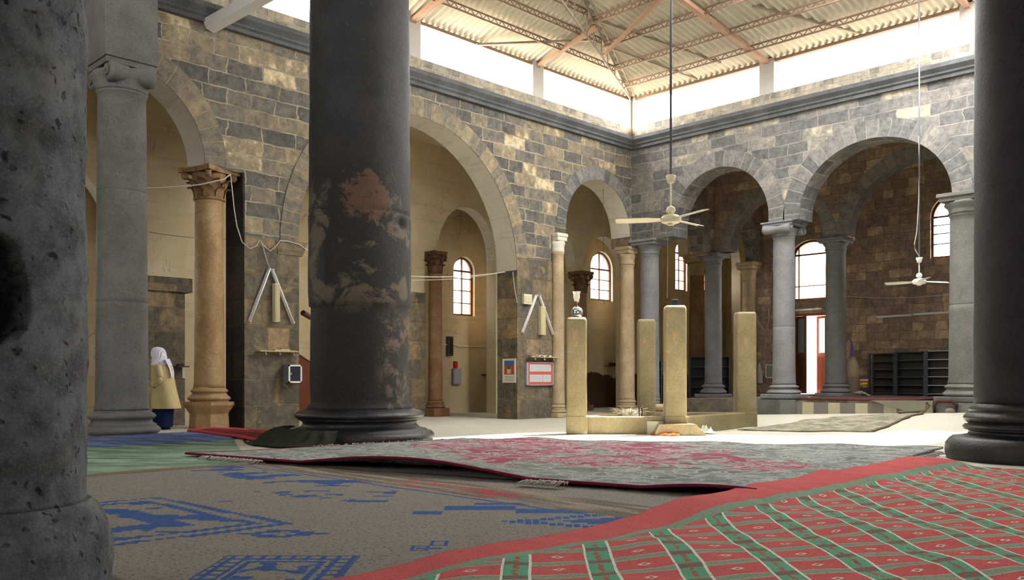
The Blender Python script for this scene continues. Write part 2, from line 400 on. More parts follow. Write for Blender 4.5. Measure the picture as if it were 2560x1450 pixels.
def wpos(o):
    p = Vector((0, 0, 0))
    while o is not None: p += Vector(o.location); o = o.parent
    return p
def thing(name, label, cat, loc, group=None):
    o = bpy.data.objects.new(name, None); COL.objects.link(o); o.empty_display_size = .1
    o.location = loc; o['label'] = label; o['category'] = cat
    if group: o['group'] = group
    return o
def copy_tree(o, parent=None):
    c = o.copy(); COL.objects.link(c)
    if parent is not None: c.parent = parent
    for ch in list(o.children): copy_tree(ch, c)
    return c
def rotm(ax, ang): return Matrix.Rotation(ang, 3, ax)

# ------------------------------------------------------------------ walls with openings
def arch_top(u0, u1, zs, h, p=2., q=2.):
    c, w = (u0+u1)/2, (u1-u0)/2
    def f(u):
        t = min(1., abs(u-c)/w); return zs+h*(max(0., 1-t**p))**(1/q)
    return f
def const(v): return lambda u: v
def arcade(name, axis, pos, thick, u0, u1, z0, z1, ops, mats, kind='structure'):
    """ops: (ua, ub, zbottom, topfunction)"""
    def W(u, z, t): return (pos-t, u, z) if axis == 'A' else (u, pos+t, z)
    us = {u0, u1}
    for a, b, zb, tf in ops:
        n = 28 if tf(a) != tf((a+b)/2) else 1
        for i in range(n+1): us.add(a+(b-a)*(.5-.5*cos(pi*i/n)))
    us = sorted(u for u in us if u0-1e-9 <= u <= u1+1e-9)
    us2 = [us[0]]
    for u in us[1:]:
        if u-us2[-1] > 1e-6: us2.append(u)
    us = us2
    def solid(u, act):
        iv = sorted((zb, tf(u)) for (zb, tf) in act); out = []; z = z0
        for a, b in iv:
            if a > z+1e-6: out.append((z, a))
            else: out.append((z, z))
            z = max(z, b)
        out.append((z, z1)); return out
    m = MB(); prev = None
    for ua, ub in zip(us, us[1:]):
        um = (ua+ub)/2
        act = [(zb, tf) for a, b, zb, tf in ops if a-1e-7 < um < b+1e-7]
        sa, sb = solid(ua+1e-9, act), solid(ub-1e-9, act)
        for k, ((a0, a1), (b0, b1)) in enumerate(zip(sa, sb)):
            if a1-a0 > 1e-5 or b1-b0 > 1e-5:
                m.quad(W(ua, a0, 0), W(ub, b0, 0), W(ub, b1, 0), W(ua, a1, 0), 0)
                m.quad(W(ua, a0, thick), W(ub, b0, thick), W(ub, b1, thick), W(ua, a1, thick), 3)
                if k > 0 or a0 > z0+1e-4: m.quad(W(ua, a0, 0), W(ub, b0, 0), W(ub, b0, thick), W(ua, a0, thick), 1)
                m.quad(W(ua, a1, 0), W(ub, b1, 0), W(ub, b1, thick), W(ua, a1, thick), 1 if k < len(sa)-1 else 2)
        cur = [x for x in sa if x[1]-x[0] > 1e-5]
        def jamb(p, c, u):
            zs = sorted({z for iv in (p+c) for z in iv})
            for q0, q1 in zip(zs, zs[1:]):
                if q1-q0 < 1e-4: continue
                mid = (q0+q1)/2
                if any(a < mid < b for a, b in p) != any(a < mid < b for a, b in c):
                    m.quad(W(u, q0, 0), W(u, q1, 0), W(u, q1, thick), W(u, q0, thick), 2)
        jamb(prev if prev is not None else [], cur, ua)
        prev = [x for x in sb if x[1]-x[0] > 1e-5]
    jamb(prev, [], us[-1])
    return m.build(name, mats, kind=kind)
def ring(name, axis, pos, ua, ub, zs, h, depth, mat, p=2., q=2., t0=0., t1=1., proud=.015, down=0., lo=0, hi=1):
    f = arch_top(ua, ub, zs, h, p, q); m = MB(); c = (ua+ub)/2
    pts = []
    N = 48
    for i in range(N+1):
        u = ua+(ub-ua)*(.5-.5*cos(pi*i/N)); pts.append(Vector((u, f(u))))
    if down:
        pts = [Vector((ua, zs-down))]+pts+[Vector((ub, zs-down))]
    i0, i1 = int(t0*(len(pts)-1)), int(t1*(len(pts)-1))
    pts = pts[i0:i1+1]; L = 0; rows = []
    for i, pnt in enumerate(pts):
        d = (pts[min(i+1, len(pts)-1)]-pts[max(i-1, 0)]).normalized(); nrm = Vector((-d.y, d.x))
        if i: L += (pts[i]-pts[i-1]).length
        rows.append((pnt, pnt+nrm*depth, L))
    s = 1 if axis == 'A' else -1
    def W(v, o): return (pos+proud*o, v.x, v.y) if axis == 'A' else (v.x, pos-proud*o, v.y)
    for (a, b, l0), (c2, d2, l1) in zip(rows, rows[1:]):
        m.quad(W(a, 1), W(c2, 1), W(d2, 1), W(b, 1), 0, ((l0, .1), (l1, .1), (l1, .1+depth), (l0, .1+depth)))
        m.quad(W(b, 1), W(d2, 1), W(d2, -.5), W(b, -.5), 0, ((l0, .1), (l1, .1), (l1, .12), (l0, .12)))
        m.quad(W(a, 1), W(c2, 1), W(c2, -.5), W(a, -.5), 0, ((l0, .1), (l1, .1), (l1, .12), (l0, .12)))
    return m.build(name, mat, kind='structure')

# ================================================================== SETTING
# ---- floor
m = MB(); xs = [-5+.5*i for i in range(57)]; ys = [-27+.5*i for i in range(80)]
m.grid([[(x, y, fz(x, y)) for x in xs] for y in ys])
m.build('floor', M_floor, kind='structure')
NEG = -1.
# ---- nave wall on the left (plane X = 0)
A_ops = [(-21.5, -16.9, NEG, arch_top(-21.5, -16.9, 3.9, 2.3)),
         (-15.62, -12.68, 4.88, arch_top(-15.62, -12.68, 4.9, 1.5)), (-16.2, -11.89, NEG, const(4.88)),
         (-10.75, -4.62, NEG, arch_top(-10.75, -4.62, 3.68, 3.14)),
         (-3.36, .0, NEG, const(4.72)), (-2.79, -.06, 4.72, arch_top(-2.79, -.06, 5.02, 1.38)),
         (-11.85, -8.05, 8.08, const(8.97)), (-7.72, -4.08, 8.08, const(8.97)), (-3.7, -.12, 8.08, const(8.97)),
         ]
arcade('wall_left', 'A', 0, .68, -24, .0, -.2, 8.97, A_ops, [M_stoneA, M_soffit, M_stoneP, M_plaster])
ring('trim_1', 'A', 0, -15.62, -12.68, 4.9, 1.5, .42, M_ringA)
ring('trim_2', 'A', 0, -10.75, -4.62, 3.68, 3.14, .40, M_ringA)
ring('trim_3', 'A', 0, -2.79, -.06, 5.02, 1.38, .36, M_ringB)
# ---- nave wall on the right (plane Y = 0)
B_ops = [(.0, 13.6, NEG, const(4.88)),
         (1.42, 4.27, 4.88, arch_top(1.42, 4.27, 5.05, 1.46)), (5.08, 8.58, 4.88, arch_top(5.08, 8.58, 4.95, 1.55)),
         (9.3, 12.9, 4.88, arch_top(9.3, 12.9, 4.95, 1.6)),
         (.12, 4.07, 8.08, const(8.97)), (4.4, 8.75, 8.08, const(8.97)), (9.15, 13.4, 8.08, const(8.97))]
arcade('wall_right', 'B', 0, .68, 0, 14, -.2, 8.97, B_ops, [M_stoneB, M_stoneB, M_stoneB, M_stoneO])
ring('trim_4', 'B', 0, 1.42, 4.27, 5.05, 1.46, .42, M_ringB, down=.17)
ring('trim_5', 'B', 0, 5.08, 8.58, 4.95, 1.55, .42, M_ringB, down=.07)
# ---- cornices and the pale block course above them
prof = [(0, 7.46), (.10, 7.46), (.10, 7.53), (.15, 7.56), (.15, 7.60), (.24, 7.68), (.24, 7.77), (0, 7.80)]
def sweepA(name, prof, mat, y0, y1=0.):
    m = MB()
    for (a, z), (b, w) in zip(prof, prof[1:]):
        m.quad((a, y0, z), (b, y0, w), (b, y1-b, w), (a, y1-a, z))
    return m.build(name, mat, kind='structure')
def sweepB(name, prof, mat, x1, x0=0.):
    m = MB()
    for (a, z), (b, w) in zip(prof, prof[1:]):
        m.quad((x1, -a, z), (x1, -b, w), (x0+b, -b, w), (x0+a, -a, z))
    return m.build(name, mat, kind='structure')
sweepA('trim_6', prof, M_cornice, -24); sweepB('trim_7', prof, M_cornice, 14)
pp = [(.0, 7.79), (.06, 7.80), (.06, 8.085), (-.3, 8.085)]
sweepA('trim_8', pp, M_block, -24); sweepB('trim_9', pp, M_block, 14)
# pale posts between the clerestory openings
m = MB()
k = 21
for y, hw in ((-3.89, .20), (-7.885, .20), (-.06, .08)):
    m = MB(); m.b2(-.70, .05, y-hw, y+hw, 8.08, 8.96); m.build('trim_%d' % k, M_concrete, kind='structure'); k += 1
for x, hw in ((4.235, .20), (8.95, .21), (.11, .05)):
    m = MB(); m.b2(x-hw, x+hw, -.05, .70, 8.08, 8.96); m.build('trim_%d' % k, M_concrete, kind='structure'); k += 1
m = MB(); m.b2(-.05, .06, -24, -11.9, 8.08, 8.93); m.build('trim_12', M_block, kind='structure')

m = MB(); m.b2(-.06, .03, -11.9, .0, 8.86, 8.93); m.build('trim_28', M_purlin, kind='structure')
m = MB(); m.b2(.03, 14, -.03, .06, 8.86, 8.93); m.build('trim_29', M_purlin, kind='structure')
# ---- left aisle: inner arcade (plane X = -3), outer wall, ceiling
C_ops = [(-16.6, -13.0, NEG, arch_top(-16.6, -13.0, 3.15, 2.4)),
         (-11.68, -5.95, NEG, arch_top(-11.68, -5.95, 3.2, 2.95)),
         (-4.62, -2.43, NEG, arch_top(-4.62, -2.43, 4.42, 1.36)),
         (-5.08, -4.6, NEG, const(4.4)),
         (-1.5, 1.04, NEG, arch_top(-1.5, 1.04, 4.55, 1.4)),
         (1.0, 1.45, NEG, const(4.35)),
         (1.43, 3.6, NEG, arch_top(1.43, 3.6, 4.45, 1.2)),
         (4.1, 7.35, NEG, arch_top(4.1, 7.35, 5.5, 1.4)), (7.3, 8.0, NEG, const(5.5)),
         (8.0, 11.0, NEG, arch_top(8.0, 11.0, 5.5, 1.3))]
arcade('wall_left_middle', 'A', -3, .4, -24, 12, -.2, 7.4, C_ops, [M_plaster, M_soffit, M_plaster, M_plaster])
wins = [(-2.95, -2.12, 2.87, 4.62), (3.3, 4.5, 3.72, 5.42), (8.35, 9.15, 4.4, 6.27), (9.75, 10.6, 4.5, 5.7), (-15.0, -14.2, 2.9, 4.6)]
def wtop(a, b, zt): r = (b-a)/2; return arch_top(a, b, zt-r, r)
arcade('wall_left_outer', 'A', -4.25, .6, -27, 12, -.2, 7.4, [(a, b, z, wtop(a, b, zt)) for a, b, z, zt in wins], [M_plasterO, M_soffit, M_soffit, M_plasterO])
m = MB(); m.b2(-4.6, -.5, -27, 12.4, 7.3, 7.5); m.b2(-.5, .1, .68, 12.4, 7.42, 7.5); m.build('ceiling_left', M_plaster, kind='structure')
m = MB(); m.b2(-.28, .1, 7.3, 12.4, -.2, 7.5); m.build('wall_far_side', M_plasterO, kind='structure')
m = MB(); m.b2(-4.9, 0, 12, 12.4, -.2, 7.5); m.build('wall_far_left', M_plasterO, kind='structure')
# pier faces of the inner arcade in stone
for k, (y0, y1, z1) in enumerate([(-12.95, -11.70, 3.14), (-5.86, -5.10, 3.28)]):
    m = MB(); m.b2(-3.44, -2.94, y0, y1, -.1, z1)
    if k == 0: m.b2(-3.5, -2.88, y0-.05, y1+.14, z1-.3, z1)
    m.build('wall_pier_%d' % (k+1), M_stoneP, kind='structure')
# masonry of the two great piers facing the nave
for k, (y0, y1, z1) in enumerate([(-11.90, -10.74, 3.70), (-4.61, -3.35, 4.0)]):
    m = MB(); m.b2(-.69, .018, y0-.004, y1+.004, -.1, z1); m.build('wall_pier_%d' % (k+3), M_stoneP, kind='structure')
M_darkface = masonry('near_black_masonry', [(0., srgb(34, 31, 28)), (.6, srgb(44, 40, 36)), (1., srgb(58, 52, 46))], srgb(60, 54, 46), row=.5, width=.7, smear=.1)
m = MB(); m.b2(-.66, .0, -11.93, -11.90, -.1, 4.88); m.build('trim_27', M_darkface, kind='structure')  # near-black facing added over the pier's return face
m = MB()       # impost under the great arch and its twin
m.prism([(.03, -11.2, 3.42), (.03, -10.66, 3.42), (.03, -10.55, 3.70), (.03, -11.25, 3.70)], (0.03, 0, 0), (-.70, 0, 0))
m.build('trim_13', M_stoneP, kind='structure')

# ---- beyond the right wall: cross arcade (plane X = 0), second arcade (plane Y = 4), outer wall (Y = 7)
D_ops = [(.0, 7.0, NEG, const(4.85)), (1.44, 3.35, 4.85, arch_top(1.44, 3.35, 4.95, 1.55, 2)), (4.84, 6.7, 4.85, arch_top(4.84, 6.7, 4.9, 1.5, 1.6, 1.7))]
arcade('wall_cross', 'A', .22, .5, .68, 7, 0, 7.5, D_ops, [M_stoneO, M_stoneB, M_stoneO, M_plaster])
ring('trim_14', 'A', .22, 1.44, 3.35, 4.95, 1.55, .38, M_ringD); ring('trim_15', 'A', .22, 4.84, 6.7, 4.9, 1.5, .38, M_ringD, 1.6, 1.7)
E_ops = [(.22, 10, NEG, const(4.95)), (.75, 3.8, 4.95, arch_top(.75, 3.8, 4.98, 1.5)), (4.5, 8.8, 4.95, arch_top(4.5, 8.8, 5.0, 1.86))]
arcade('wall_right_middle', 'B', 4, .45, .22, 13, 0, 7.5, E_ops, [M_stoneO, M_darksoffit, M_stoneO, M_stoneO])
ring('trim_16', 'B', 4, .75, 3.8, 4.98, 1.5, .36, M_ringD); ring('trim_17', 'B', 4, 4.5, 8.8, 5.0, 1.86, .36, M_ringD)
BW = (1.27, 2.52, 3.56, 5.50); BW2 = (5.63, 6.85, 4.53, 6.35); BD = (1.30, 2.46, .50, 3.12)
O_ops = [(BW[0], BW[1], BW[2], arch_top(BW[0], BW[1], 5.05, .45)), (BW2[0], BW2[1], BW2[2], arch_top(BW2[0], BW2[1], 5.75, .6)), (BD[0], BD[1], BD[2], const(BD[3]))]
arcade('wall_right_outer', 'B', 7, .55, -.28, 14, -.2, 7.6, O_ops, [M_stoneO, M_stoneO, M_stoneO, M_stoneO])
m = MB(); m.b2(-.6, 14.4, .5, 7.5, 7.5, 7.7); m.build('ceiling_right', M_ceil, kind='structure')
# ---- raised platform with a kerb of alternating blocks
m = MB(); m.b2(3.95, 14, -.36, 7, 0, .50); m.b2(.25, 3.95, 2.4, 7, 0, .42); m.build('floor_platform', M_platform, kind='structure')
tt = NT('kerb_grey_cream'); u_, z_, p_ = wallcoord(tt)
fl = tt.math('FRACT', tt.math('MULTIPLY', tt.math('SUBTRACT', u_, 5.0), 1/.64))
cc = tt.mix(tt.math('GREATER_THAN', fl, .56), srgb(120, 116, 110), srgb(186, 178, 150))
cc = tt.mix(tt.math('MULTIPLY', tt.noise(p_, 6., 5).outputs[0], .35), cc, srgb(100, 94, 84))
M_kerb = tt.bsdf(cc, .8)
m = MB(); m.b2(4.8, 8.2, -.40, -.36, 0, .45); m.build('trim_18', M_kerb, kind='structure')
m = MB(); m.b2(8.2, 14, -.40, -.36, 0, .50); m.b2(3.93, 4.8, -.42, -.36, 0, .50); m.build('trim_19', M_basalt, kind='structure')
# ---- the rest of the hall, behind and beside the camera
def nave_end(name, axis, pos, t, u0, u1, z0, ops, z1=8.971): arcade(name, axis, pos, t, u0, u1, z0, z1, ops, [M_stoneB, M_stoneB, M_stoneB, M_stoneB])
nave_end('wall_east', 'A', 14.0, .5, -9.5, .7, -.2, [(-8.9, -5.2, NEG, arch_top(-8.9, -5.2, 4.6, 1.6)), (-4.4, -.8, NEG, arch_top(-4.4, -.8, 4.6, 1.6)), (-9., -5, 8.08, const(8.97)), (-4.6, -.5, 8.08, const(8.97))])
nave_end('wall_east_upper', 'A', 14.0, .5, -24, -9.5, 6.9, [(-23, -18, 8.08, const(8.97)), (-17.6, -12.6, 8.08, const(8.97))], 10.9)
nave_end('wall_south', 'B', -24.0, .5, -.7, 14, 6.9, [(1, 6, 8.08, const(8.97)), (6.5, 12, 8.08, const(8.97))], 10.9)
arcade('wall_east_outer', 'A', 18.9, .4, -27.4, .7, -.2, 7, [(a_, a_+1.1, 2.4, arch_top(a_, a_+1.1, 3.8, .55)) for a_ in (-17.5, -12.5, -7.5)], [M_stoneB]*4)  # unseen windows added as fill light for the foreground
arcade('wall_south_outer', 'B', -27.4, .4, -4.9, 18.9, -.2, 7.6, [(a_, a_+1.1, 2.4, arch_top(a_, a_+1.1, 3.8, .55)) for a_ in (3., 8.)], [M_stoneB]*4)  # these openings are added too, for fill from behind
m = MB(); m.b2(13.9, 18.9, .3, .7, -.2, 7); m.build('wall_north_outer', M_stoneB, kind='structure')
m = MB(); m.b2(13.6, 18.9, -27.4, .7, 6.9, 7.1); m.b2(-.5, 13.6, -27.4, -23.6, 6.9, 7.1); m.build('ceiling_aisle', M_ceil, kind='structure')
m = MB(); m.b2(14, 14.4, .6, 7.6, -.2, 7.6); m.build('wall_far_right', M_stoneO, kind='structure')

# ---- corrugated roof: two slopes meeting on a hip; an added, unseen gap shapes the sun patch
SUN = Vector((.10, .45, 1.0))        # direction to the sun per metre of height
def zA(x): return 8.98+.33*x
def zB(y): return 8.98-.155*y
farP = [onZ(px, py) for px, py in ((1165, 1091), (1300, 1083), (1400, 1081), (1640, 1083), (1800, 1087), (1950, 1089), (2150, 1087), (2330, 1085), (2450, 1090))]
nearP = [onZ(px, py) for px, py in ((1000, 1101), (1100, 1100), (1890, 1112), (2360, 1127), (2500, 1133))]
def interp(P, x):
    if x <= P[0].x: return P[0].y
    for a, b in zip(P, P[1:]):
        if x <= b.x: return a.y+(b.y-a.y)*(x-a.x)/(b.x-a.x)
    return P[-1].y
pitch, amp = .165, .045
m = MB(); n = 8
def wave(s): return amp*sin(2*pi*s/pitch)
du = pitch/n; y = .42; rows = []
while y > -24:
    ym = y; hx = max(.001, min(5.62, -ym/2.13)) if ym < 0 else 0
    if ym <= .0: rows.append([(x, y, zA(x)+wave(y)) for x in (-.12, hx)])
    y -= du
m.grid(rows)
rows1 = []; x = -.42
segs = []
while x < 14.2:
    yh = max(-12., -2.13*x) if x > 0 else 0.
    ys_ = (.42, min(yh, .42))
    # gap
    gx0 = x
    za = 9.4; px_ = x-SUN.x*za
    gap = None
    if farP[0].x < px_ < farP[-1].x:
        pf, pn = interp(farP, px_), interp(nearP, px_)
        def up(yp):
            z = 9.4
            for _ in range(4): yy = yp+SUN.y*z; z = zB(yy)
            return yp+SUN.y*z
        gap = (min(.40, up(pf)), up(pn)-.04)
    if gap and gap[0]-gap[1] > .05:
        segs.append((x, [(.42, gap[0]), (gap[1], yh)]))
    else: segs.append((x, [(.42, yh)]))
    x += du
def strip(a, b, k1, k2):
    (xa, sa), (xb, sb) = a, b
    p, q = sa[k1], sb[k2]
    m.quad((xa, p[0], zB(p[0])+wave(xa)), (xb, q[0], zB(q[0])+wave(xb)), (xb, q[1], zB(q[1])+wave(xb)), (xa, p[1], zB(p[1])+wave(xa)), 0, None, True)
for a, b in zip(segs, segs[1:]):
    if len(a[1]) == len(b[1]):
        for k in range(len(a[1])): strip(a, b, k, k)
    else:
        if len(a[1]) == 1: a = (a[0], b[1])
        else: b = (b[0], a[1])
        for k in range(2): strip(a, b, k, k)
m.b2(5.3, 14.2, -24, -11.7, 10.90, 10.96)
m.b2(5.3, 14.2, -24.3, -23.6, 8.9, 10.95); m.b2(13.9, 14.2, -24, .4, 8.9, 10.9)
m.build('ceiling_roof', M_roof, kind='structure')

# ================================================================== ROOF STEEL
def lattice(name, a, b, depth, r, step, label, cat, mat=M_steelg, group=None, lace=True, drop=None):
    mat = M_purlin
    """two chords with zigzag lacing between them"""
    a, b = Vector(a), Vector(b); d = (b-a); L = d.length; d.normalize(); dn = Vector(drop or (0, 0, -depth))
    t = thing(name, label, cat, a, group)
    MB().tube([a, b], r, 6).build('chord', mat, t); MB().tube([a+dn, b+dn], r, 6).build('chord', mat, t)
    if lace:
        k = int(L/step); pts = []
        for i in range(k+1):
            p = a+d*(L*i/k); pts.append(p if i % 2 == 0 else p+dn)
        MB().tube(pts, r*.6, 5).build('lacing', mat, t)
    return t
for k, yv in enumerate((-.93, -1.87, -2.95, -4.0)):
    x0 = -yv/2.13+.02; w = ('first', 'second', 'third', 'fourth')[k]
    lattice('roof_purlin', (x0, yv, zB(yv)-.09), (13.5, yv, zB(yv)-.09), .12, .022, .12, 'laced steel purlin under the right roof slope, %s up from the right clerestory' % w, 'roof beam')
for k, xv in enumerate((.86, 1.48, 2.04, 2.7)):
    y0 = -2.13*xv-.02; w = ('first', 'second', 'third', 'fourth')[k]
    lattice('roof_purlin', (xv, y0, zA(xv)-.09), (xv, -12, zA(xv)-.09), .12, .022, .12, 'laced steel purlin under the left roof slope, %s up from the left clerestory' % w, 'roof beam')
# hip girder: top chord along the hip, lower chord, posts and diagonals
t = thing('hip_girder', 'steel lattice girder rising along the roof corner from the clerestory corner', 'roof beam', (.1, -.2, 8.9))
def hip(s, dz=0): return Vector((s, -2.13*s, zA(s)+dz))
MB().tube([hip(0, -.06), hip(3.6, -.1)], .03, 6).build('chord', M_steelg, t)
MB().tube([hip(0, -.10), hip(.86, -.33), hip(1.48, -.52), hip(3.2, -1.1)], .028, 6).build('chord', M_steelg, t)
MB().tube([hip(.15, -.08)+Vector((.12, .1, 0)), hip(3.6, -.12)+Vector((.16, .1, 0))], .02, 6).build('chord', M_steelg, t)
for s in (.5, .86, 1.2, 1.48, 1.8, 2.05, 2.5):
    low = -.10-(.27*s if s < .86 else .23+.31*(s-.86))
    MB().tube([hip(s, -.08), hip(s, low)], .018, 6).build('strut', M_steelg, t)
    MB().tube([hip(s, -.08), hip(s+.3, low-.1)], .014, 6).build('strut', M_steelg, t)
MB().tube([hip(-.05, .03), hip(5.6, .03)], .09, 8).build('ridge_cap', M_steelg, t)
def bar(name, pts, r, label, mat=M_steel, cat='roof beam', group=None, w=None):
    if w:
        a, b = Vector(pts[0]), Vector(pts[-1]); d = (b-a); L = d.length
        q = d.to_track_quat('Z', 'Y').to_matrix(); m = MB(); m.box((a+b)/2, (w, w*.7, L), q)
    else: m = MB(); m.tube(pts, r, 7)
    return m.build(name, mat, origin=pts[0], label=label, cat=cat, group=group)
bar('roof_tie', [(0, -3.9, 8.86), (1.95, -3.9, 9.32)], .04, 'pink steel tie from the left clerestory post to the corner girder', w=.11)
bar('roof_tie', [(0, -7.9, 8.86), (2.2, -7.9, 9.3)], .04, 'pink steel tie rising from the clerestory post beside the big dark column', w=.13)
bar('roof_tie', [(4.24, -.02, 8.88), (4.24, -5.2, 9.5)], .04, 'pink steel tie from the middle post of the right clerestory', w=.13)
bar('roof_tie', [(8.9, -.02, 8.88), (8.9, -3.6, 9.2)], .04, 'pink steel tie at the right end of the right clerestory', w=.11)
bar('roof_tie', [hip(1.36, -.35), (5.4, -4.6, 9.62)], .03, 'steel beam running right from the corner girder below the purlins', w=.09)
bar('roof_hanger', [(.75, -3.9, 9.0), (.75, -3.9, 9.2)], .016, 'short dark hanger rod on the left pink tie', M_rod)
bar('roof_hanger', [(4.24, -1.15, 8.98), (4.24, -1.15, 9.14)], .016, 'short dark hanger rod on the middle right pink tie', M_rod)
bar('roof_hanger', [(4.24, -2.6, 9.1), (4.24, -2.6, 9.36)], .016, 'dark hanger rod near the top of the middle right pink tie', M_rod)
bar('roof_brace', [(2.2, -.03, 8.95), (1.36, -2.9, 9.3)], .025, 'thin slanting brace under the right roof slope beside the corner girder', M_steelg, w=.06)
bar('roof_brace', [(3.2, -.5, 9.02), (1.9, -3.9, 9.5)], .025, 'thin slanting brace crossing the right slope behind the fan rod', M_steelg, w=.06)
bar('roof_brace', [(6.6, -.05, 8.95), (5.2, -2.4, 9.3)], .025, 'thin slanting brace above the tall right clerestory opening', M_steelg, w=.06)
bar('roof_brace', [(10.2, -.05, 8.95), (8.6, -2.4, 9.3)], .025, 'thin slanting brace above the far right end of the clerestory', M_steelg, w=.06)
bar('roof_brace', [(.05, -6.0, 8.85), (1.48, -3.4, 9.28)], .025, 'slanting brace across the left roof slope between purlins', M_steelg, w=.07)
bar('roof_strut', [(.02, -12.62, 7.42), (1.0, -12.05, 7.85), (2.6, -11.1, 8.6)], .17, 'thick grey strut leaning out over the left cornice', M_concrete, w=.26)

# ================================================================== COLUMNS
def torus_prof(r, z0, z1, k=6, out=1.):
    """half-round bulge of height z1-z0 whose outermost radius is r"""
    h = (z1-z0)/2
    return [(r-h*out+h*out*sin(pi*i/k), z0+(z1-z0)*i/k) for i in range(k+1)]
def rough(amp, sc=6., seed=0.):
    def f(r, z, a): return r+amp*noise.noise(Vector((r*cos(a)*sc+seed, r*sin(a)*sc, z*sc*.7)))
    return f
def attic(r_s, r_b, z0, h, plinth=0., pr=None, up=.62):
    """attic base profile from z0 up"""
    z = z0+plinth; hh = h-plinth
    return torus_prof(r_b, z, z+hh*.36)+[(r_b*.90, z+hh*.40)]+[(r_s+(r_b-r_s)*.35, z+hh*.48), (r_s+(r_b-r_s)*.30, z+hh*.58)]+torus_prof(r_s+(r_b-r_s)*up, z+hh*.62, z+hh*.86)+[(r_s*1.05, z+hh*.92), (r_s*1.02, z+hh)]
def leaf(m, c, ang, r0, z0, h, w, out, curl):
    """one acanthus leaf standing against a bell"""
    R = 6; Cn = 5; ca, sa = cos(ang), sin(ang); rows = []
    for i in range(R+1):
        t = i/R; row = []
        rad = r0+out*t*t+(curl*max(0, t-.75)*4)
        z = z0+h*min(t, .9)/.9-(max(0, t-.85)*h*.9)
        for j in range(Cn):
            s = (j/(Cn-1)-.5)*2; ww = w*(.75+.35*sin(pi*min(t*1.1, 1)))*(1-.45*t**3)
            rr = rad+.012*(1-abs(s))+.008*cos(j*pi)
            tx = s*ww
            row.append((c[0]+rr*ca-tx*sa, c[1]+rr*sa+tx*ca, z-abs(s)*h*.10))
        rows.append(row)
    m.grid(rows)
    rows2 = [[(p[0]-.02*ca, p[1]-.02*sa, p[2]) for p in r] for r in rows]
    m.grid(rows2)
def capital(t, kind, x, y, z0, z1, rs, w, mat, rot=0., abx=None):
    """capital between z0 and z1; rs shaft radius, w half width at the top"""
    h = z1-z0; m = MB(); R = rotm('Z', rot)
    if kind == 'corinthian':
        m.lathe([(rs*1.0, z0), (rs*1.12, z0+.02), (rs*1.12, z0+.05), (rs*1.02, z0+.07), (rs*1.06, z0+h*.5), (w*.8, z0+h*.84)], (x, y, 0), 32, fn=rough(.01, 10))
        for k in range(8): leaf(m, (x, y), k*pi/4+rot, rs*1.02, z0+.05, h*.38, rs*.36, w*.18, .05)
        for k in range(8): leaf(m, (x, y), (k+.5)*pi/4+rot, rs*1.03, z0+h*.30, h*.38, rs*.40, w*.30, .07)
        cap = MB(); pts = []
        for q in range(4):           # concave-sided abacus
            for i in range(8):
                s = -1+2*i/8; d = 1-.16*(1-s*s)
                p = Vector((d*w, s*w*.96, 0)); p = rotm('Z', q*pi/2+rot) @ p; pts.append((x+p.x, y+p.y, z0+h*.85))
        cap.prism(pts, (0, 0, 0), (0, 0, h*.15))
        for q in range(4):           # corner scrolls
            a = q*pi/2+pi/4+rot; c = Vector((x+w*1.08*cos(a), y+w*1.08*sin(a), z0+h*.76)); tdir = Vector((-sin(a), cos(a), 0))
            cap.tube([c-tdir*.05, c+tdir*.05], h*.11, 10)
        m.build('bell', mat, t); cap.build('abacus', mat, t)
    elif kind == 'ionic':
        m.lathe([(rs*1.0, z0), (rs*1.10, z0+h*.06), (rs*1.08, z0+h*.12), (rs*1.2, z0+h*.35), (rs*1.3, z0+h*.5), (rs*1.2, z0+h*.6)], (x, y, 0), 32)
        m.build('echinus', mat, t)
        m = MB(); a = rot; ax = Vector((cos(a), sin(a), 0)); ay = Vector((-sin(a), cos(a), 0))
        for s in (-1, 1):             # bolsters with scroll ends
            c = Vector((x, y, z0+h*.48))+ax*(w*.82*s)
            m.tube([c-ay*w*.86, c-ay*w*.7, c-ay*w*.15, c, c+ay*w*.15, c+ay*w*.7, c+ay*w*.86], [h*.30, h*.33, h*.24, h*.20, h*.24, h*.33, h*.30], 16)
            for e in (-1, 1):
                m.tube([c+ay*w*.86*e, c+ay*w*.93*e], h*.17, 12); m.tube([c+ay*w*.9*e, c+ay*w*.97*e], h*.07, 8)
        m.build('scroll', mat, t)
        m = MB(); q = rotm('Z', rot)
        m.box((x, y, z0+h*.80), (w*1.9, w*1.86, h*.2), q); m.box((x, y, z0+h*.94), (w*2.05, w*2.0, h*.12), q)
        m.build('abacus', mat, t, bevel=.015)
    else:                             # plain moulded
        m.lathe([(rs*1.0, z0), (rs*1.12, z0+h*.08), (rs*1.06, z0+h*.16), (rs*1.08, z0+h*.35), (rs*1.25, z0+h*.5), (w*.92, z0+h*.62)], (x, y, 0), 96, fn=(lambda r, z, a: r*(1+(.05*abs(sin(11*a)) if z > z0+h*.2 else 0))) if kind == 'carved' else None)
        m.build('echinus', mat, t)
        m = MB(); q = rotm('Z', rot); m.box((x, y, z0+h*.72), (w*1.86, w*1.86, h*.2), q); m.box((x, y, z0+h*.91), (w*2.04, w*2.04, h*.18), q)
        m.build('abacus', mat, t, bevel=.012)
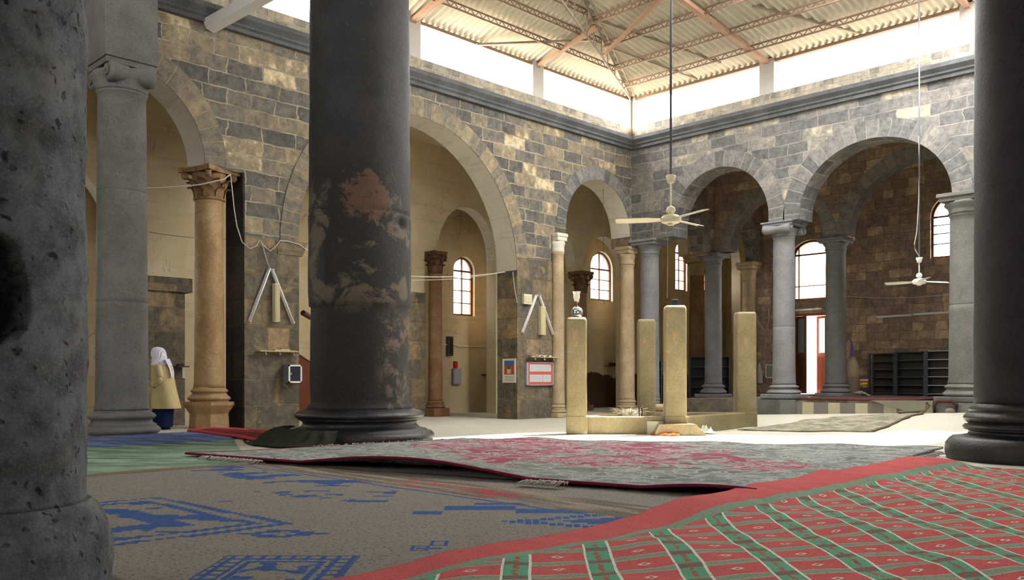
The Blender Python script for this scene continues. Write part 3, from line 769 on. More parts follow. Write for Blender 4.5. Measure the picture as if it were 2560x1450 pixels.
def column(label, x, y, zf, ztop, rb, rt, bh, br, kind, ch, cw, mat, bmat=None, cmat=None, plinth=0., rot=0., joints=(), prot=0., name='stone_column', ramp_=.0, group=None, amp=.006, basefn=None, shaftfn=None):
    t = thing(name, label, 'column', (x, y, zf), group)
    bmat = bmat or mat; cmat = cmat or mat
    m = MB()
    if plinth:
        p = MB(); p.box((x, y, zf+plinth/2), (br*2.05, br*2.05, plinth), rotm('Z', prot)); p.build('plinth', bmat, t, bevel=.02)
    m.lathe(attic(rb, br, zf, bh, plinth), (x, y, 0), 56, fn=rough(amp, 5, x)); m.build('base', bmat, t)
    zs0, zs1 = zf+bh, ztop-ch
    pr = [(rb*1.04, zs0), (rb*1.04, zs0+.04), (rb, zs0+.09)]; N = 26
    zz = sorted([zs0+.09+(zs1-zs0-.13)*i/N for i in range(1, N+1)]+[j+d for j in joints for d in (-.012, 0, .012)])
    for z in zz:
        s = (z-zs0)/(zs1-zs0); r = rb+(rt-rb)*s
        if any(abs(z-j) < 1e-6 for j in joints): r -= .014
        pr.append((r, z))
    pr += [(rt*1.05, zs1-.03), (rt*1.05, zs1)]
    s = MB(); s.lathe(pr, (x, y, 0), 64, fn=shaftfn or rough(amp, 3, y)); s.build('shaft', mat, t)
    if ch: capital(t, kind, x, y, zs1, ztop, rt, cw, cmat, rot)
    return t
def gpos(px, f): p = atf(px, HYP, f); return p.x, p.y

# -- the giant columns standing in the hall
x, y = gpos(900, 14.35)
t = thing('stone_column', 'huge dark stained stone column with a brown patch in the middle of the hall', 'column', (x, y, 0))
b = MB(); b.lathe([(1.12, -.02), (1.18, .02), (1.205, .07), (1.20, .12), (1.16, .165), (1.09, .18), (1.08, .20), (.97, .225), (.915, .27), (.91, .315), (.96, .35), (.99, .36)]+torus_prof(1.045, .365, .49, 6)+[(.93, .50), (.89, .53)], (x, y, 0), 96, fn=rough(.008, 4))
b.build('base', M_darkbase, t)
def cfn(r, z, a):
    p = Vector((r*cos(a), r*sin(a), z)); q = r+.012*noise.noise(p*2.3)
    for (ca, cz, s, dd) in ((radians(18), 3.45, .16, .07), (radians(60), 3.3, .12, .05), (radians(-130), 2.2, .25, .02)):
        e = ((a-ca+pi) % (2*pi)-pi)**2+((z-cz)*1.2)**2
        if e < s*s: q -= dd*(1-e/(s*s))
    return q
pr = []
for i in range(150):
    z = .52+i*(8.2-.52)/149
    r = .79 if z < 2.14 else .822 if z < 3.62 else .812-.004*(z-3.6)
    if z < .62: r = .86-(z-.52)*.5
    pr.append((r, z))
for c in (2.14, 3.62): pr += [(.79, c)]
pr.sort(key=lambda q: q[1])
s = MB(); s.lathe(pr, (x, y, 0), 96, fn=cfn); s.build('shaft', M_big, t, origin=(x, y, 0))
capital(t, 'plain', x, y, 8.2, 8.75, .78, .95, M_dark)

x, y = 12.08, -7.73
t = thing('stone_column', 'black stone column at the far right edge with a polished bulging base', 'column', (x, y, 0))
b = MB(); b.lathe([(.93, -.02), (.94, .0), (.955, .06), (.96, .13), (.95, .20), (.91, .255), (.88, .28), (.80, .29), (.70, .31), (.68, .34), (.69, .365), (.74, .375)]+torus_prof(.755, .38, .43, 4)+[(.735, .435)]+torus_prof(.75, .44, .60, 6)+[(.68, .61), (.69, .63), (.64, .70)], (x, y, 0), 96, fn=rough(.007, 5))
b.build('base', M_darkbase, t)
s = MB(); s.lathe([(.628-.001*i/3, .68+i*(7.4-.68)/60) for i in range(61)], (x, y, 0), 80, fn=rough(.012, 2.5, 4)); s.build('shaft', M_dark2, t)
capital(t, 'plain', x, y, 7.38, 8., .60, .8, M_dark)

x, y = 10.99, -19.0
t = thing('stone_column', 'pitted grey stone column close by at the left edge with a black hole in it', 'column', (x, y, 0))
cam_a = math.atan2(CY-y, CX-x)
b = MB(); b.lathe([(.44, -.02), (.478, .02), (.508, .10), (.522, .19), (.518, .29), (.50, .37), (.47, .43), (.44, .465), (.425, .48)], (x, y, 0), 128, fn=rough(.02, 7, 3)); b.build('base', M_pitted, t)
hole_a = cam_a+.13
def pfn(r, z, a):
    p = Vector((r*cos(a), r*sin(a), z)); q = r+.012*noise.noise(p*4.)+.006*noise.noise(p*17.)
    du = ((a-hole_a+pi) % (2*pi)-pi)*r; dz = (z-1.36)
    e = sqrt((du/.122)**2+(dz/.225)**2)+.22*noise.noise(p*9.)
    if e < 1: q -= .40*S((1-e)*7)
    return q
pr = [(.411, .48+i*(5.6-.48)/330) for i in range(331)]
s = MB(); s.lathe(pr, (x, y, 0), 200, fn=pfn); s.build('shaft', M_pitted, t)
capital(t, 'plain', x, y, 5.6, 6.3, .44, .6, M_pitted)

# -- columns of the left nave wall
x, y = gpos(305, 14.47); zf = fz(x, y)
t = column('tall grey stone column with scroll capital under a square grey pier, at the left', x, y, zf, 6.18, .405, .368, .40, .60, 'ionic', .52, .42, M_basalt, joints=(2.25, 4.05), rot=0)
m = MB(); m.b2(x-.42, x+.42, y-.42, y+.42, 6.16, 7.45); m.b2(x-.43, x+.43, y-.43, y+.43, 7.45, 8.95); m.build('pier_block', M_basalt, t, bevel=.02)
x, y = -.33, -12.43; zf = fz(x, y)
t = thing('stone_column', 'orange marble column with leafy capital left of the masonry pier', 'column', (x, y, zf))
oct_ = lambda r, z: [(x+r*cos(a0), y+r*sin(a0), z) for a0 in [pi/8+k*pi/4 for k in range(8)]]
p = MB(); rr = [(.36, zf-.02), (.36, zf+.05), (.345, zf+.30), (.40, zf+.38), (.455, zf+.46), (.45, zf+.52)]
p.grid([oct_(r, z) for r, z in rr], closed_u=True, smooth=False); p.f.append(tuple(range(len(p.v)-8, len(p.v)))); p.mi.append(0); p.sm.append(False)
p.build('plinth', M_marble, t)
b = MB(); b.lathe([(.36, zf+.52)]+torus_prof(.385, zf+.53, zf+.64)+[(.32, zf+.66)]+torus_prof(.335, zf+.68, zf+.76)+[(.28, zf+.80)], (x, y, 0), 40, fn=rough(.01, 8)); b.build('base', M_marble, t)
s = MB(); s.lathe([(.285, zf+.78), (.27, zf+.86)]+[(.268-.018*i/20, zf+.9+(4.28-zf-.9)*i/20) for i in range(21)]+[(.27, 4.30)], (x, y, 0), 48, fn=rough(.008, 3)); s.build('shaft', M_marble, t)
capital(t, 'corinthian', x, y, 4.30, 4.90, .25, .40, M_corinth, .3)
column('slender half-hidden column with a white block capital on the right side of the second pier', .0, -3.13, 0, 4.74, .19, .17, .34, .25, 'plain', .5, .2, M_cream, cmat=M_soffit, plinth=.12)
column('cream column in the corner carrying the narrow arch left of the roof corner', -.17, .02, 0, 4.74, .225, .20, .42, .29, 'plain', .52, .24, M_cream, plinth=.16, rot=0)
# -- inner arcade of the left aisle
column('slim brown column with dark leafy capital left of the arched aisle window', -2.86, -4.82, 0, 4.4, .19, .17, .42, .27, 'corinthian', .6, .23, M_brownc, cmat=M_corinthd, plinth=.22)
column('column with dark leafy capital behind the glass lamp', -2.9, 1.2, 0, 4.38, .2, .18, .4, .28, 'corinthian', .68, .3, M_brownc, cmat=M_corinthd, plinth=.18)
column('reddish brown column between the grey columns of the far aisle', -2.85, 7.68, 0, 5.52, .30, .26, .42, .40, 'plain', .75, .36, M_brownc, cmat=M_cream, plinth=.18)
# -- columns of the right nave wall and beyond
zp = .46
column('grey column in the corner of the hall behind the second short pillar', .42, .30, .0, 4.9, .27, .255, .5, .33, 'plain', .42, .42, M_basaltB, plinth=.2, joints=(2.6,))
column('grey column with scroll capital between the two great arches on the right', 4.50, .34, .50, 4.89, .275, .255, .36, .42, 'ionic', .36, .42, M_basaltB, plinth=.12, joints=(2.3,), rot=pi/2)
column('thick grey column at the right end of the right wall', 8.84, .34, .50, 4.97, .43, .40, .40, .56, 'carved', .44, .52, M_basalt, plinth=.12, rot=pi/2, joints=(2.6,))
m = MB(); m.b2(8.4, 9.9, -.44, .5, 0, .50); m.b2(4.18, 5.2, -.42, .5, 0, .50); m.build('trim_20', M_basalt, kind='structure')
column('grey column with moulded capital where the two far arcades meet', .04, 4.2, .42, 4.93, .27, .25, .42, .42, 'plain', .32, .40, M_basaltB, plinth=.1)
column('cream column with pale block capital against the far wall', .0, 6.45, .42, 4.88, .24, .22, .4, .32, 'plain', .62, .32, M_cream, plinth=.1)
column('smooth grey column right of the open doorway', 4.04, 4.22, .50, 4.98, .29, .27, .36, .42, 'plain', .34, .38, M_basaltB, plinth=.1, joints=(2.9,))

# ================================================================== SHORT MARBLE PILLARS AND THEIR KERB
PL = [(4.72, -7.83, .37, 2.12), (4.42, -5.3, .36, 2.22), (6.03, -6.62, .39, 2.33), (5.90, -3.95, .41, 2.36)]
names = ['short yellow marble pillar carrying the glass lamp, nearest the left', 'short greenish marble pillar behind the others, left of centre', 'tallest short yellow marble pillar with a small dark box on top', 'short yellow marble pillar at the right end of the kerb']
PT = []
def pillar(x, y, w, h, label, rot):
    t = thing('marble_pillar', label, 'pillar', (x, y, 0)); n = 24; rows = []
    q = rotm('Z', rot)
    prof = [(.0, -.01), (.0, .42), (.004, .46), (0, .5)]+[(-.004*(i/8), .5+(h-.56)*i/8) for i in range(1, 9)]+[(-.012, h-.03), (-.03, h)]
    for dr, z in prof:
        row = []
        for k in range(n):
            a = 2*pi*k/n; e = .22
            cx_, sy_ = cos(a), sin(a)
            v = Vector((math.copysign(abs(cx_)**e, cx_), math.copysign(abs(sy_)**e, sy_), 0))*(w/2+dr)
            v = q @ v; row.append((x+v.x+.006*nz(x+v.x*3, y+v.y*3, z*2), y+v.y, z))
        rows.append(row)
    m = MB(); m.grid(rows, closed_u=True); m.f.append(tuple(range(len(m.v)-n, len(m.v)))); m.mi.append(0); m.sm.append(False)
    m.build('shaft', M_yellow, t)
    b = MB(); b.box((x, y, .17), (w*1.03, w*1.03, .34), q); b.build('base', M_yellow, t, bevel=.02)
    return t
for (px_, py_, w, h), nm in zip(PL, names): pillar(px_, py_, w, h, nm, radians(42))
kb = thing('marble_kerb', 'low yellow marble kerb joining the four short pillars in a square', 'kerb', (5.3, -6., 0))
def kerb(a, b, w=.22, h=.33):
    a, b = Vector(a), Vector(b); d = b-a; L = d.length; ang = math.atan2(d.y, d.x); d.normalize()
    a = a+d*.13; b = b-d*.13; c = (a+b)/2
    m = MB(); m.box((c.x, c.y, h/2-.01), ((b-a).length, w, h), rotm('Z', ang)); m.build('kerb_side', M_yellow, kb, bevel=.025)
P2 = [Vector((p[0], p[1])) for p in PL]
kerb(P2[0], P2[2]); kerb(P2[2], P2[3]); kerb(P2[3], P2[1]); kerb(P2[1], P2[0])
m = MB(); m.box((5.3, -5.95, .12), (1.35, 2.2, .24), rotm('Z', 0)); m.build('basin_floor', plain('basin_plaster', srgb(190, 186, 172)), kb)

# glass lamp on the first pillar
x, y, _, h = PL[0]; h -= .0
t = thing('glass_lamp', 'small glass oil lamp with a ribbed silver tank on the nearest short pillar', 'lamp', (x, y, h))
m = MB(); m.lathe([(.085, h), (.09, h+.02), (.10, h+.03), (.108, h+.07), (.108, h+.13), (.095, h+.17), (.06, h+.195), (.03, h+.20), (.03, h+.215)], (x, y, 0), 32, fn=lambda r, z, a: r*(1+.03*cos(16*a)))
m.build('tank', plain('ribbed_silver_glass', srgb(185, 190, 190), .15, .8, .8, .05), t)
m = MB(); m.lathe([(.018, h+.21), (.02, h+.27), (.045, h+.28), (.045, h+.30)], (x, y, 0), 20); m.build('burner', plain('brass_burner', srgb(120, 95, 60), .4, .7), t)
gl = NT('lamp_glass'); gl.bsdf(srgb(225, 225, 215), .08, spec=.8, Alpha=.45)
m = MB(); m.lathe([(.04, h+.30), (.052, h+.34), (.06, h+.38), (.055, h+.42), (.07, h+.47), (.078, h+.48)], (x, y, 0), 24, caps=False, fn=lambda r, z, a: r*(1+(.06*cos(8*a) if z > h+.45 else 0)))
m.build('chimney', gl.m, t)
x, y, _, h = PL[2]
t = thing('control_box', 'small dark blue box on top of the tallest short pillar', 'box', (x, y, h))
m = MB(); m.box((x, y, h+.06), (.115, .075, .12), rotm('Z', radians(45))); m.build('case', plain('dark_blue_metal', srgb(38, 50, 70), .5), t, bevel=.008)
m = MB()
for i in (-1, 0, 1): m.box((x+.028, y-.028, h+.06), (.012, .012, .07), rotm('Z', radians(45)))
fr_ = Vector((Q, -Q, 0)); rt_ = Vector((Q, Q, 0))
m = MB()
for i in (-1, 0, 1):
    c = Vector((x, y, h+.06))+fr_*.038+rt_*(.03*i); m.box(c, (.008, .008, .08), rotm('Z', radians(45)))
m.build('slot', M_black, t)

# ================================================================== CEILING FANS
def fan(label, px, py, f, R, zroof, cup_z, phis, mat):
    p = atf(px, py, f); x, y, z = p
    t = thing('ceiling_fan', label, 'fan', (x, y, z-.05))
    MB().tube([(x, y, zroof), (x, y, cup_z)], .016, 8).build('hanging_rod', M_rod, t)
    m = MB(); m.lathe([(.022, cup_z-.10), (.045, cup_z-.09), (.05, cup_z-.06), (.07, cup_z), (.06, cup_z+.008), (.02, cup_z)], (x, y, 0), 24); m.build('canopy', mat, t)
    MB().tube([(x, y, cup_z-.08), (x, y, z+.12)], .013, 8).build('down_rod', mat, t)
    m = MB(); m.lathe([(.02, z+.19), (.05, z+.17), (.065, z+.13), (.05, z+.10), (.03, z+.085)], (x, y, 0), 24); m.build('rod_cover', mat, t)
    m = MB(); m.lathe([(.05, z+.075), (.10, z+.06), (.135, z+.03), (.14, z), (.13, z-.03), (.10, z-.045), (.05, z-.055), (.045, z-.07), (.01, z-.075)], (x, y, 0), 32); m.build('motor', mat, t)
    for ph in phis:
        m = MB(); ca, sa = cos(ph), sin(ph); q = rotm('Z', ph) @ rotm('X', radians(10))
        rows = []
        for i in range(13):
            s = i/12; r = .13+(R-.13)*s; w = .06+.028*S(s*3)
            if i == 12: w *= .75
            rows.append([tuple(Vector((x, y, z+.012))+rotm('Z', ph) @ (Vector((r, 0, 0))+rotm('X', radians(13)) @ Vector((0, w*v, .012*(1-v*v))))) for v in (-1, -.5, 0, .5, 1)])
        m.grid(rows); m.grid([[(a[0], a[1], a[2]-.006) for a in r] for r in rows])
        m.build('blade', mat, t)
    return t
fan('cream ceiling fan with three blades hanging in the centre, the nearer one', 1677, 550, 12.0, .75, 9.9, EYE+(945-440)/F*12., [radians(34.8+180), radians(34.8-54), radians(34.8+56)], M_fan)
fan('white ceiling fan hanging low at the right, the farther one', 2298, 705, 18.4, .70, 9.1, EYE+(945-645)/F*18.4, [radians(20.2+163), radians(20.2+40), radians(20.2-78)], M_white)
def cable(label, pts, r=.006, mat=None, name='cable', cat='cable', group=None):
    return MB().tube(pts, r, 6).build(name, mat or M_wire, origin=pts[0], label=label, cat=cat, group=group)
def sag(a, b, s, n=14):
    a, b = Vector(a), Vector(b); return [tuple(a+(b-a)*(i/n)-Vector((0, 0, s*4*(i/n)*(1-i/n)))) for i in range(n+1)]

# ================================================================== WINDOWS AND DOOR
def window(n, axis, pos, ua, ub, z0, z1, r, bars_v, bars_h, side=1, mat=M_frame, w=.06, deep=.10, amber=()):
    """arched wooden frame with glazing bars; r = rise of the arched head"""
    zs = z1-r; c, hw = (ua+ub)/2, (ub-ua)/2
    def W(u, z, t): return (pos-t, u, z) if axis == 'A' else (u, pos+t, z)
    def top(u): 
        tt_ = min(1, abs(u-c)/hw); return zs+r*sqrt(1-tt_*tt_)
    m = MB(); path = [(ua, z0)]+[(ua+(ub-ua)*(.5-.5*cos(pi*i/16)), top(ua+(ub-ua)*(.5-.5*cos(pi*i/16)))) for i in range(17)]+[(ub, z0)]
    N = len(path)
    def inner(p): u, z = p; return (c+(u-c)*(1-w/hw), z0+(z-z0)*(1-w/(z1-z0)) if z > z0+.01 else z0)
    t0, t1 = deep, deep+.06
    for i in range(N-1):
        a, b = path[i], path[i+1]; ai, bi = inner(a), inner(b)
        m.quad(W(*a, t0), W(*b, t0), W(*bi, t0), W(*ai, t0)); m.quad(W(*ai, t0), W(*bi, t0), W(*bi, t1), W(*ai, t1)); m.quad(W(*a, t1), W(*b, t1), W(*bi, t1), W(*ai, t1))
    def bx(u0, u1, q0, q1):
        a, b = W(u0, q0, t0+.005), W(u1, q1, t1-.01); m.b2(a[0], b[0], a[1], b[1], q0, q1)
    bx(ua, ub, z0, z0+w); bx(ua+.01, ub-.01, zs-.03, zs+.02)
    for u in bars_v: bx(u-.018, u+.018, z0+.02, top(u)-.02)
    for zq in bars_h: bx(ua+.02, ub-.02, zq-.013, zq+.013)
    o = m.build('window_%d' % n, mat, kind='structure')
    g = MB(); k = len(path); cen = []
    g.f.append(tuple(range(k))); g.v += [W(u, z, t0+.03) for u, z in path]; g.mi.append(0); g.sm.append(False)
    g.build('pane', M_glass, o)
    if amber:
        for (u0, u1, q0, q1) in amber:
            g = MB(); g.quad(W(u0, q0, t0+.02), W(u1, q0, t0+.02), W(u1, q1, t0+.02), W(u0, q1, t0+.02)); g.build('amber_pane', M_amber, o)
    return o
c = sum(wins[0][:2])/2
window(1, 'A', -4.25, *wins[0], .415, [c], [3.25, 3.62, 3.98], amber=[(c, -2.15, 2.93, 3.98)])
c = sum(wins[1][:2])/2
window(2, 'A', -4.25, *wins[1], .6, [c], [4.1, 4.45], amber=[(3.33, c, 4.12, 4.8)])
window(3, 'A', -4.25, *wins[2], .4, [8.75], [4.8, 5.2, 5.6])
window(4, 'A', -4.25, *wins[3], .42, [10.17], [4.9])
window(5, 'A', -4.25, *wins[4], .4, [-14.6], [3.3, 3.8])
window(6, 'B', 7.0, *BW, .45, [1.45], [4.02], mat=M_wood)
window(7, 'B', 7.0, *BW2, .6, [6.24], [4.95, 5.25, 5.5], mat=M_wood)
# door: frame, left leaf, right leaf; a gap between them lets the daylight in
m = MB(); m.b2(1.30, 1.37, 7.05, 7.2, .5, 3.12); m.b2(2.39, 2.46, 7.05, 7.2, .5, 3.12); m.b2(1.3, 2.46, 7.05, 7.2, 3.04, 3.12); m.build('door_1', M_redwood, kind='structure')
def leafd(name_mat, hinge, ang, label):
    t = thing('door_leaf', label, 'door', (hinge, 7.12, .5))
    q = rotm('Z', ang); s = 1 if hinge < 1.9 else -1
    def B(m, u0, u1, z0, z1, th, off=0.): 
        cc = q @ Vector((s*(u0+u1)/2, off, 0)); m.box((hinge+cc.x, 7.12+cc.y, (z0+z1)/2), (abs(u1-u0), th, z1-z0), q)
    m = MB(); B(m, 0, .07, .52, 3.03, .05); B(m, .43, .5, .52, 3.03, .05); B(m, .07, .43, .52, .64, .05); B(m, .07, .43, 2.95, 3.03, .05); B(m, .07, .43, 1.72, 1.84, .05)
    m.build('frame', name_mat, t)
    m = MB(); B(m, .07, .43, .64, 1.72, .02)
    for k in range(7): B(m, .09+k*.05, .115+k*.05, .66, 1.70, .035)
    m.build('panel', name_mat, t)
    m = MB(); B(m, .07, .43, 1.84, 2.95, .008); m.build('pane', plain('dusty_glass', srgb(120, 125, 128), .2, 0, .5, .1) if s > 0 else M_glass, t)
    return t
leafd(M_wood, 1.37, radians(-28), 'dark left leaf of the wooden door with a glass upper panel')
leafd(M_redwood, 2.39, radians(-30), 'red brown right leaf of the wooden door, lit by the bright doorway')

# ================================================================== THINGS ON THE TWO GREAT PIERS (plane X = 0)
XF = .02
def slab(m, px0, py0, px1, py1, x0, x1, mi=0, X=XF):
    a, b = onX(px0, py0, X), onX(px1, py1, X); m.b2(x0, x1, a.y, b.y, a.z, b.z, mi); return a, b
def bulb_tube(label, p0, p1, w=.055):
    a, b = onX(*p0, X=XF+.05), onX(*p1, X=XF+.05); t = thing('tube_light', label, 'light', b if b.z < a.z else a)
    d = (b-a).normalized(); L = (b-a).length; ang = math.atan2(d.z, d.y)
    m = MB(); m.box((a+b)/2-Vector((.022, 0, 0)), (.045, L, w), rotm('X', ang)); m.build('fitting', M_white, t, bevel=.006)
    MB().tube([a+d*.02+Vector((.015, 0, 0)), b-d*.02+Vector((.015, 0, 0))], .016, 10).build('tube', M_tube, t)
    for e, s in ((a, 1), (b, -1)): m = MB(); m.box(e+d*.012*s+Vector((.01, 0, 0)), (.04, .025, w*.9), rotm('X', ang)); m.build('end_cap', M_alu, t)
bulb_tube('left leg of the white tube light pair on the left pier', (675, 671), (624, 805))
bulb_tube('right leg of the white tube light pair on the left pier', (681, 673), (734, 808))
bulb_tube('left leg of the white tube light pair on the second pier', (1342, 737), (1307, 832))
bulb_tube('right leg of the white tube light pair on the second pier', (1349, 738), (1384, 837))
def speaker(label, q):
    a, b = onX(q[0], q[1], XF), onX(q[2], q[3], XF); t = thing('column_speaker', label, 'speaker', (XF, (a.y+b.y)/2, b.z))
    m = MB(); m.b2(XF, XF+.11, a.y, b.y, b.z, a.z); m.build('case', M_beige, t, bevel=.01)
    m = MB(); m.b2(XF+.11, XF+.117, a.y+.02, b.y-.012, b.z+.02, a.z-.02); m.build('grille', plain('beige_grille', srgb(188, 178, 140), .7), t)
speaker('tall beige box between the tube lights on the left pier', (680, 709, 693, 806))
speaker('tall beige box between the tube lights on the second pier', (1345, 766, 1357, 838))
def shelf(label, q, items):
    a, b = onX(q[0], q[1], XF), onX(q[2], q[3], XF); t = thing('wall_shelf', label, 'shelf', (XF, (a.y+b.y)/2, a.z-.05))
    m = MB(); m.b2(XF, XF+.16, a.y, b.y, a.z-.012, a.z+.006); m.build('board', plain('pale_shelf_board', srgb(190, 180, 150), .6), t)
    for k in range(3):
        yy = a.y+(b.y-a.y)*(.16+.34*k)
        MB().tube([(XF+.12, yy, a.z-.005), (XF+.12, yy, a.z-.05), (XF+.13, yy, a.z-.075), (XF+.15, yy, a.z-.06)], .008, 6).build('hook', M_white, t)
    return a, b
a, b = shelf('narrow shelf with three white hooks on the left pier', (640, 877, 742, 878), 0)
def book(label, y0, y1, x0, x1, z, h, col, rot=0., group=None, page=True):
    t = thing('book', label, 'book', ((x0+x1)/2, (y0+y1)/2, z), group); c = Vector(((x0+x1)/2, (y0+y1)/2, 0)); q = rotm('Z', rot); sx, sy = x1-x0, y1-y0
    m = MB(); m.box((c.x, c.y, z+.002), (sx, sy, .004), q); m.box((c.x, c.y, z+h-.002), (sx, sy, .004), q); e = q @ Vector((-sx/2+.002, 0, 0)); m.box((c.x+e.x, c.y+e.y, z+h/2), (.004, sy, h), q); m.build('cover', plain('cover_%s' % col[3], srgb(*col[:3]), .6), t)
    m = MB(); m.box((c.x, c.y, z+h/2), (sx-.012, sy-.012, h-.009), q); m.build('pages', plain('paper_pages', srgb(222, 214, 190), .8), t)
z = a.z+.007
book('pale book lying on the left pier shelf', onX(684, 876, .1).y, onX(700, 876, .1).y, .04, .17, z, .022, (224, 205, 160, 'cream'))
book('red brown book lying on the left pier shelf', onX(698, 876, .1).y, onX(722, 876, .1).y, .045, .17, z+.0, .035, (170, 92, 60, 'rust'), .06)
book('thin brown book at the right end of the left pier shelf', onX(723, 876, .1).y, onX(740, 876, .1).y, .04, .16, z, .015, (150, 96, 64, 'brown'))
# white-framed cabinet
a, b = onX(709, 910, XF), onX(752, 958, XF+.2)
t = thing('wall_cabinet', 'small grey wall cabinet with a white-framed dark glass door at the pier edge', 'cabinet', (XF, -11.0, b.z))
y0, y1 = onX(722, 930, XF+.22).y, onX(755, 930, XF+.22).y; z0, z1 = onX(740, 957, XF+.22).z, onX(740, 912, XF+.22).z
m = MB(); m.b2(XF, XF+.2, y0, y1, z0, z1); m.build('case', plain('grey_cabinet_metal', srgb(120, 122, 130), .5), t)
m = MB(); f = .03
for q in ((y0, y0+f, z0, z1), (y1-f, y1, z0, z1), (y0, y1, z0, z0+f), (y0, y1, z1-f, z1)): m.b2(XF+.2, XF+.22, *q)
m.build('door_frame', M_white, t)
m = MB(); m.b2(XF+.2, XF+.21, y0+f, y1-f, z0+f, z1-f); m.build('door_glass', plain('dark_blue_glass', srgb(44, 50, 66), .15, 0, .6), t)
m = MB(); m.b2(XF+.21, XF+.235, y0+.035, y0+.05, (z0+z1)/2-.02, (z0+z1)/2+.02); m.build('knob', M_beige, t)
# second pier: notice board, calendar, shelf, switch box
a, b = shelf('narrow cluttered shelf above the notice board on the second pier', (1318, 892, 1386, 893), 0)
z = a.z+.007
book('dark booklet on the second pier shelf', onX(1322, 890, .1).y, onX(1336, 890, .1).y, .04, .17, z, .018, (58, 54, 50, 'dark'), .1)
for k, (p0, p1, c_) in enumerate(((1337, 1348, (222, 220, 200)), (1350, 1364, (212, 206, 176)), (1366, 1378, (226, 224, 210)))):
    y0, y1 = onX(p0, 890, .1).y, onX(p1, 890, .1).y; m = MB(); rows = []
    for i in range(7): rows.append([(.04+.13*j/4, y0+(y1-y0)*i/6, z+.02+.016*sin(i*1.3+k)+.01*cos(j*2.+k)) for j in range(5)])
    m.grid(rows, smooth=False); m.grid([[(p[0], p[1], z) for p in r] for r in rows])
    m.build('paper', plain('crumpled_paper_%d' % k, srgb(*c_), .8), origin=(.1, (y0+y1)/2, z), label='crumpled pale paper on the second pier shelf, %s' % ('nearest the booklet', 'in the middle', 'at the right end')[k], cat='paper')
a, b = onX(1313, 905, XF), onX(1380, 963, XF)
t = thing('notice_board', 'aluminium framed notice board with white sheets and red bands on the second pier', 'notice board', (XF, (a.y+b.y)/2, b.z))
m = MB(); m.b2(XF, XF+.05, a.y, b.y, b.z, a.z); m.build('backing', plain('board_red', srgb(196, 96, 84), .6, var=.06), t)
m = MB(); f = .03
for q in ((a.y-.01, a.y+f*1.6, b.z, a.z), (b.y-f*1.2, b.y, b.z, a.z), (a.y, b.y, b.z, b.z+.02), (a.y, b.y, a.z-.02, a.z)): m.b2(XF, XF+.065, *q)
m.build('frame', plain('grey_aluminium_frame', srgb(176, 176, 182), .4, .3), t)
W_, H_ = b.y-a.y, a.z-b.z
Ms = plain('printed_sheet', srgb(206, 210, 214), .6, var=.03); Mi = plain('grey_print', srgb(130, 134, 142), .7)
for (u0, u1, v0, v1) in ((.11, .30, .60, .90), (.31, .60, .60, .90), (.61, .90, .60, .90), (.11, .58, .15, .46), (.60, .90, .15, .46)):
    y0, y1, z0, z1 = a.y+u0*W_, a.y+u1*W_, b.z+v0*H_, b.z+v1*H_
    m = MB(); m.b2(XF+.05, XF+.054, y0, y1, z0, z1); s_ = m.build('sheet', Ms, t)
    m = MB(); rows_n = 5
    for i in range(rows_n):
        zz_ = z1-(z1-z0)*(i+.8)/(rows_n+.6); m.b2(XF+.054, XF+.056, y0+.012+(i*37 % 5)*.004, y1-.014-(i*23 % 7)*.006, zz_-.0035, zz_+.0035)
    m.build('print_lines', Mi, s_)
a, b = onX(1258, 897, XF), onX(1290, 957, XF)
# calendar hangs on the side face of the second pier (plane Y = -4.61)
YS = -4.625
a, b = onY(1257, 897, YS), onY(1290, 957, YS)
t = thing('wall_calendar', 'hanging calendar with a blue and red picture on the side of the second pier', 'calendar', (a.x, YS, b.z))
x0, x1 = min(a.x, b.x), max(a.x, b.x); z0, z1 = b.z, a.z; H_ = z1-z0; Wd = x1-x0
m = MB(); m.b2(x0, x1, YS-.012, YS, z0, z1); m.build('sheet', plain('calendar_paper', srgb(222, 220, 206), .7, var=.03), t)
def cq(u0, u1, v0, v1, d, mt, nm): 
    m = MB(); m.b2(x0+u0*Wd, x0+u1*Wd, YS-.012-d, YS-.012, z0+v0*H_, z0+v1*H_); m.build(nm, mt, t)
cq(.14, .88, .34, .92, .002, plain('picture_blue', srgb(84, 98, 160), .6), 'picture')
cq(.14, .88, .34, .70, .003, plain('picture_red', srgb(176, 80, 62), .6), 'picture')
m = MB(); m.lathe([(.0, 0), (.10, .0), (.085, .05), (.04, .10), (0, .115)], (0, 0, 0), 12)
m.v = [(x0+.5*Wd+v[0]*.42, YS-.0175+v[1]*.03, z0+.56*H_+v[2]*1.0) for v in m.v]; m.build('picture', plain('picture_green', srgb(50, 110, 60), .6), t)
cq(.36, .64, .38, .58, .004, plain('picture_cream', srgb(222, 190, 130), .6), 'picture')
m = MB()
for r_ in range(4):
        m.b2(x0+.18*Wd, x0+.82*Wd, YS-.0145, YS-.012, z0+(.08+.055*r_)*H_, z0+(.095+.055*r_)*H_)
m.build('print_lines', Mi, t)
a, b = onX(1304, 735, XF), onX(1324, 762, XF)
t = thing('switch_box', 'cream electric box left of the tube lights on the second pier', 'electric box', (XF, (a.y+b.y)/2, b.z))
m = MB(); m.b2(XF, XF+.09, a.y, b.y, b.z, a.z); m.build('case', plain('cream_box', srgb(214, 208, 184), .5), t, bevel=.01)
m = MB(); m.b2(XF+.09, XF+.10, a.y+.03, b.y-.03, b.z+.05, a.z-.05); m.build('cover', M_beige, t)
for k in range(3): MB().tube([(XF+.04, a.y+.05+.05*k, b.z), (XF+.04, a.y+.05+.05*k, b.z-.03)], .012, 8).build('gland', M_black, t)

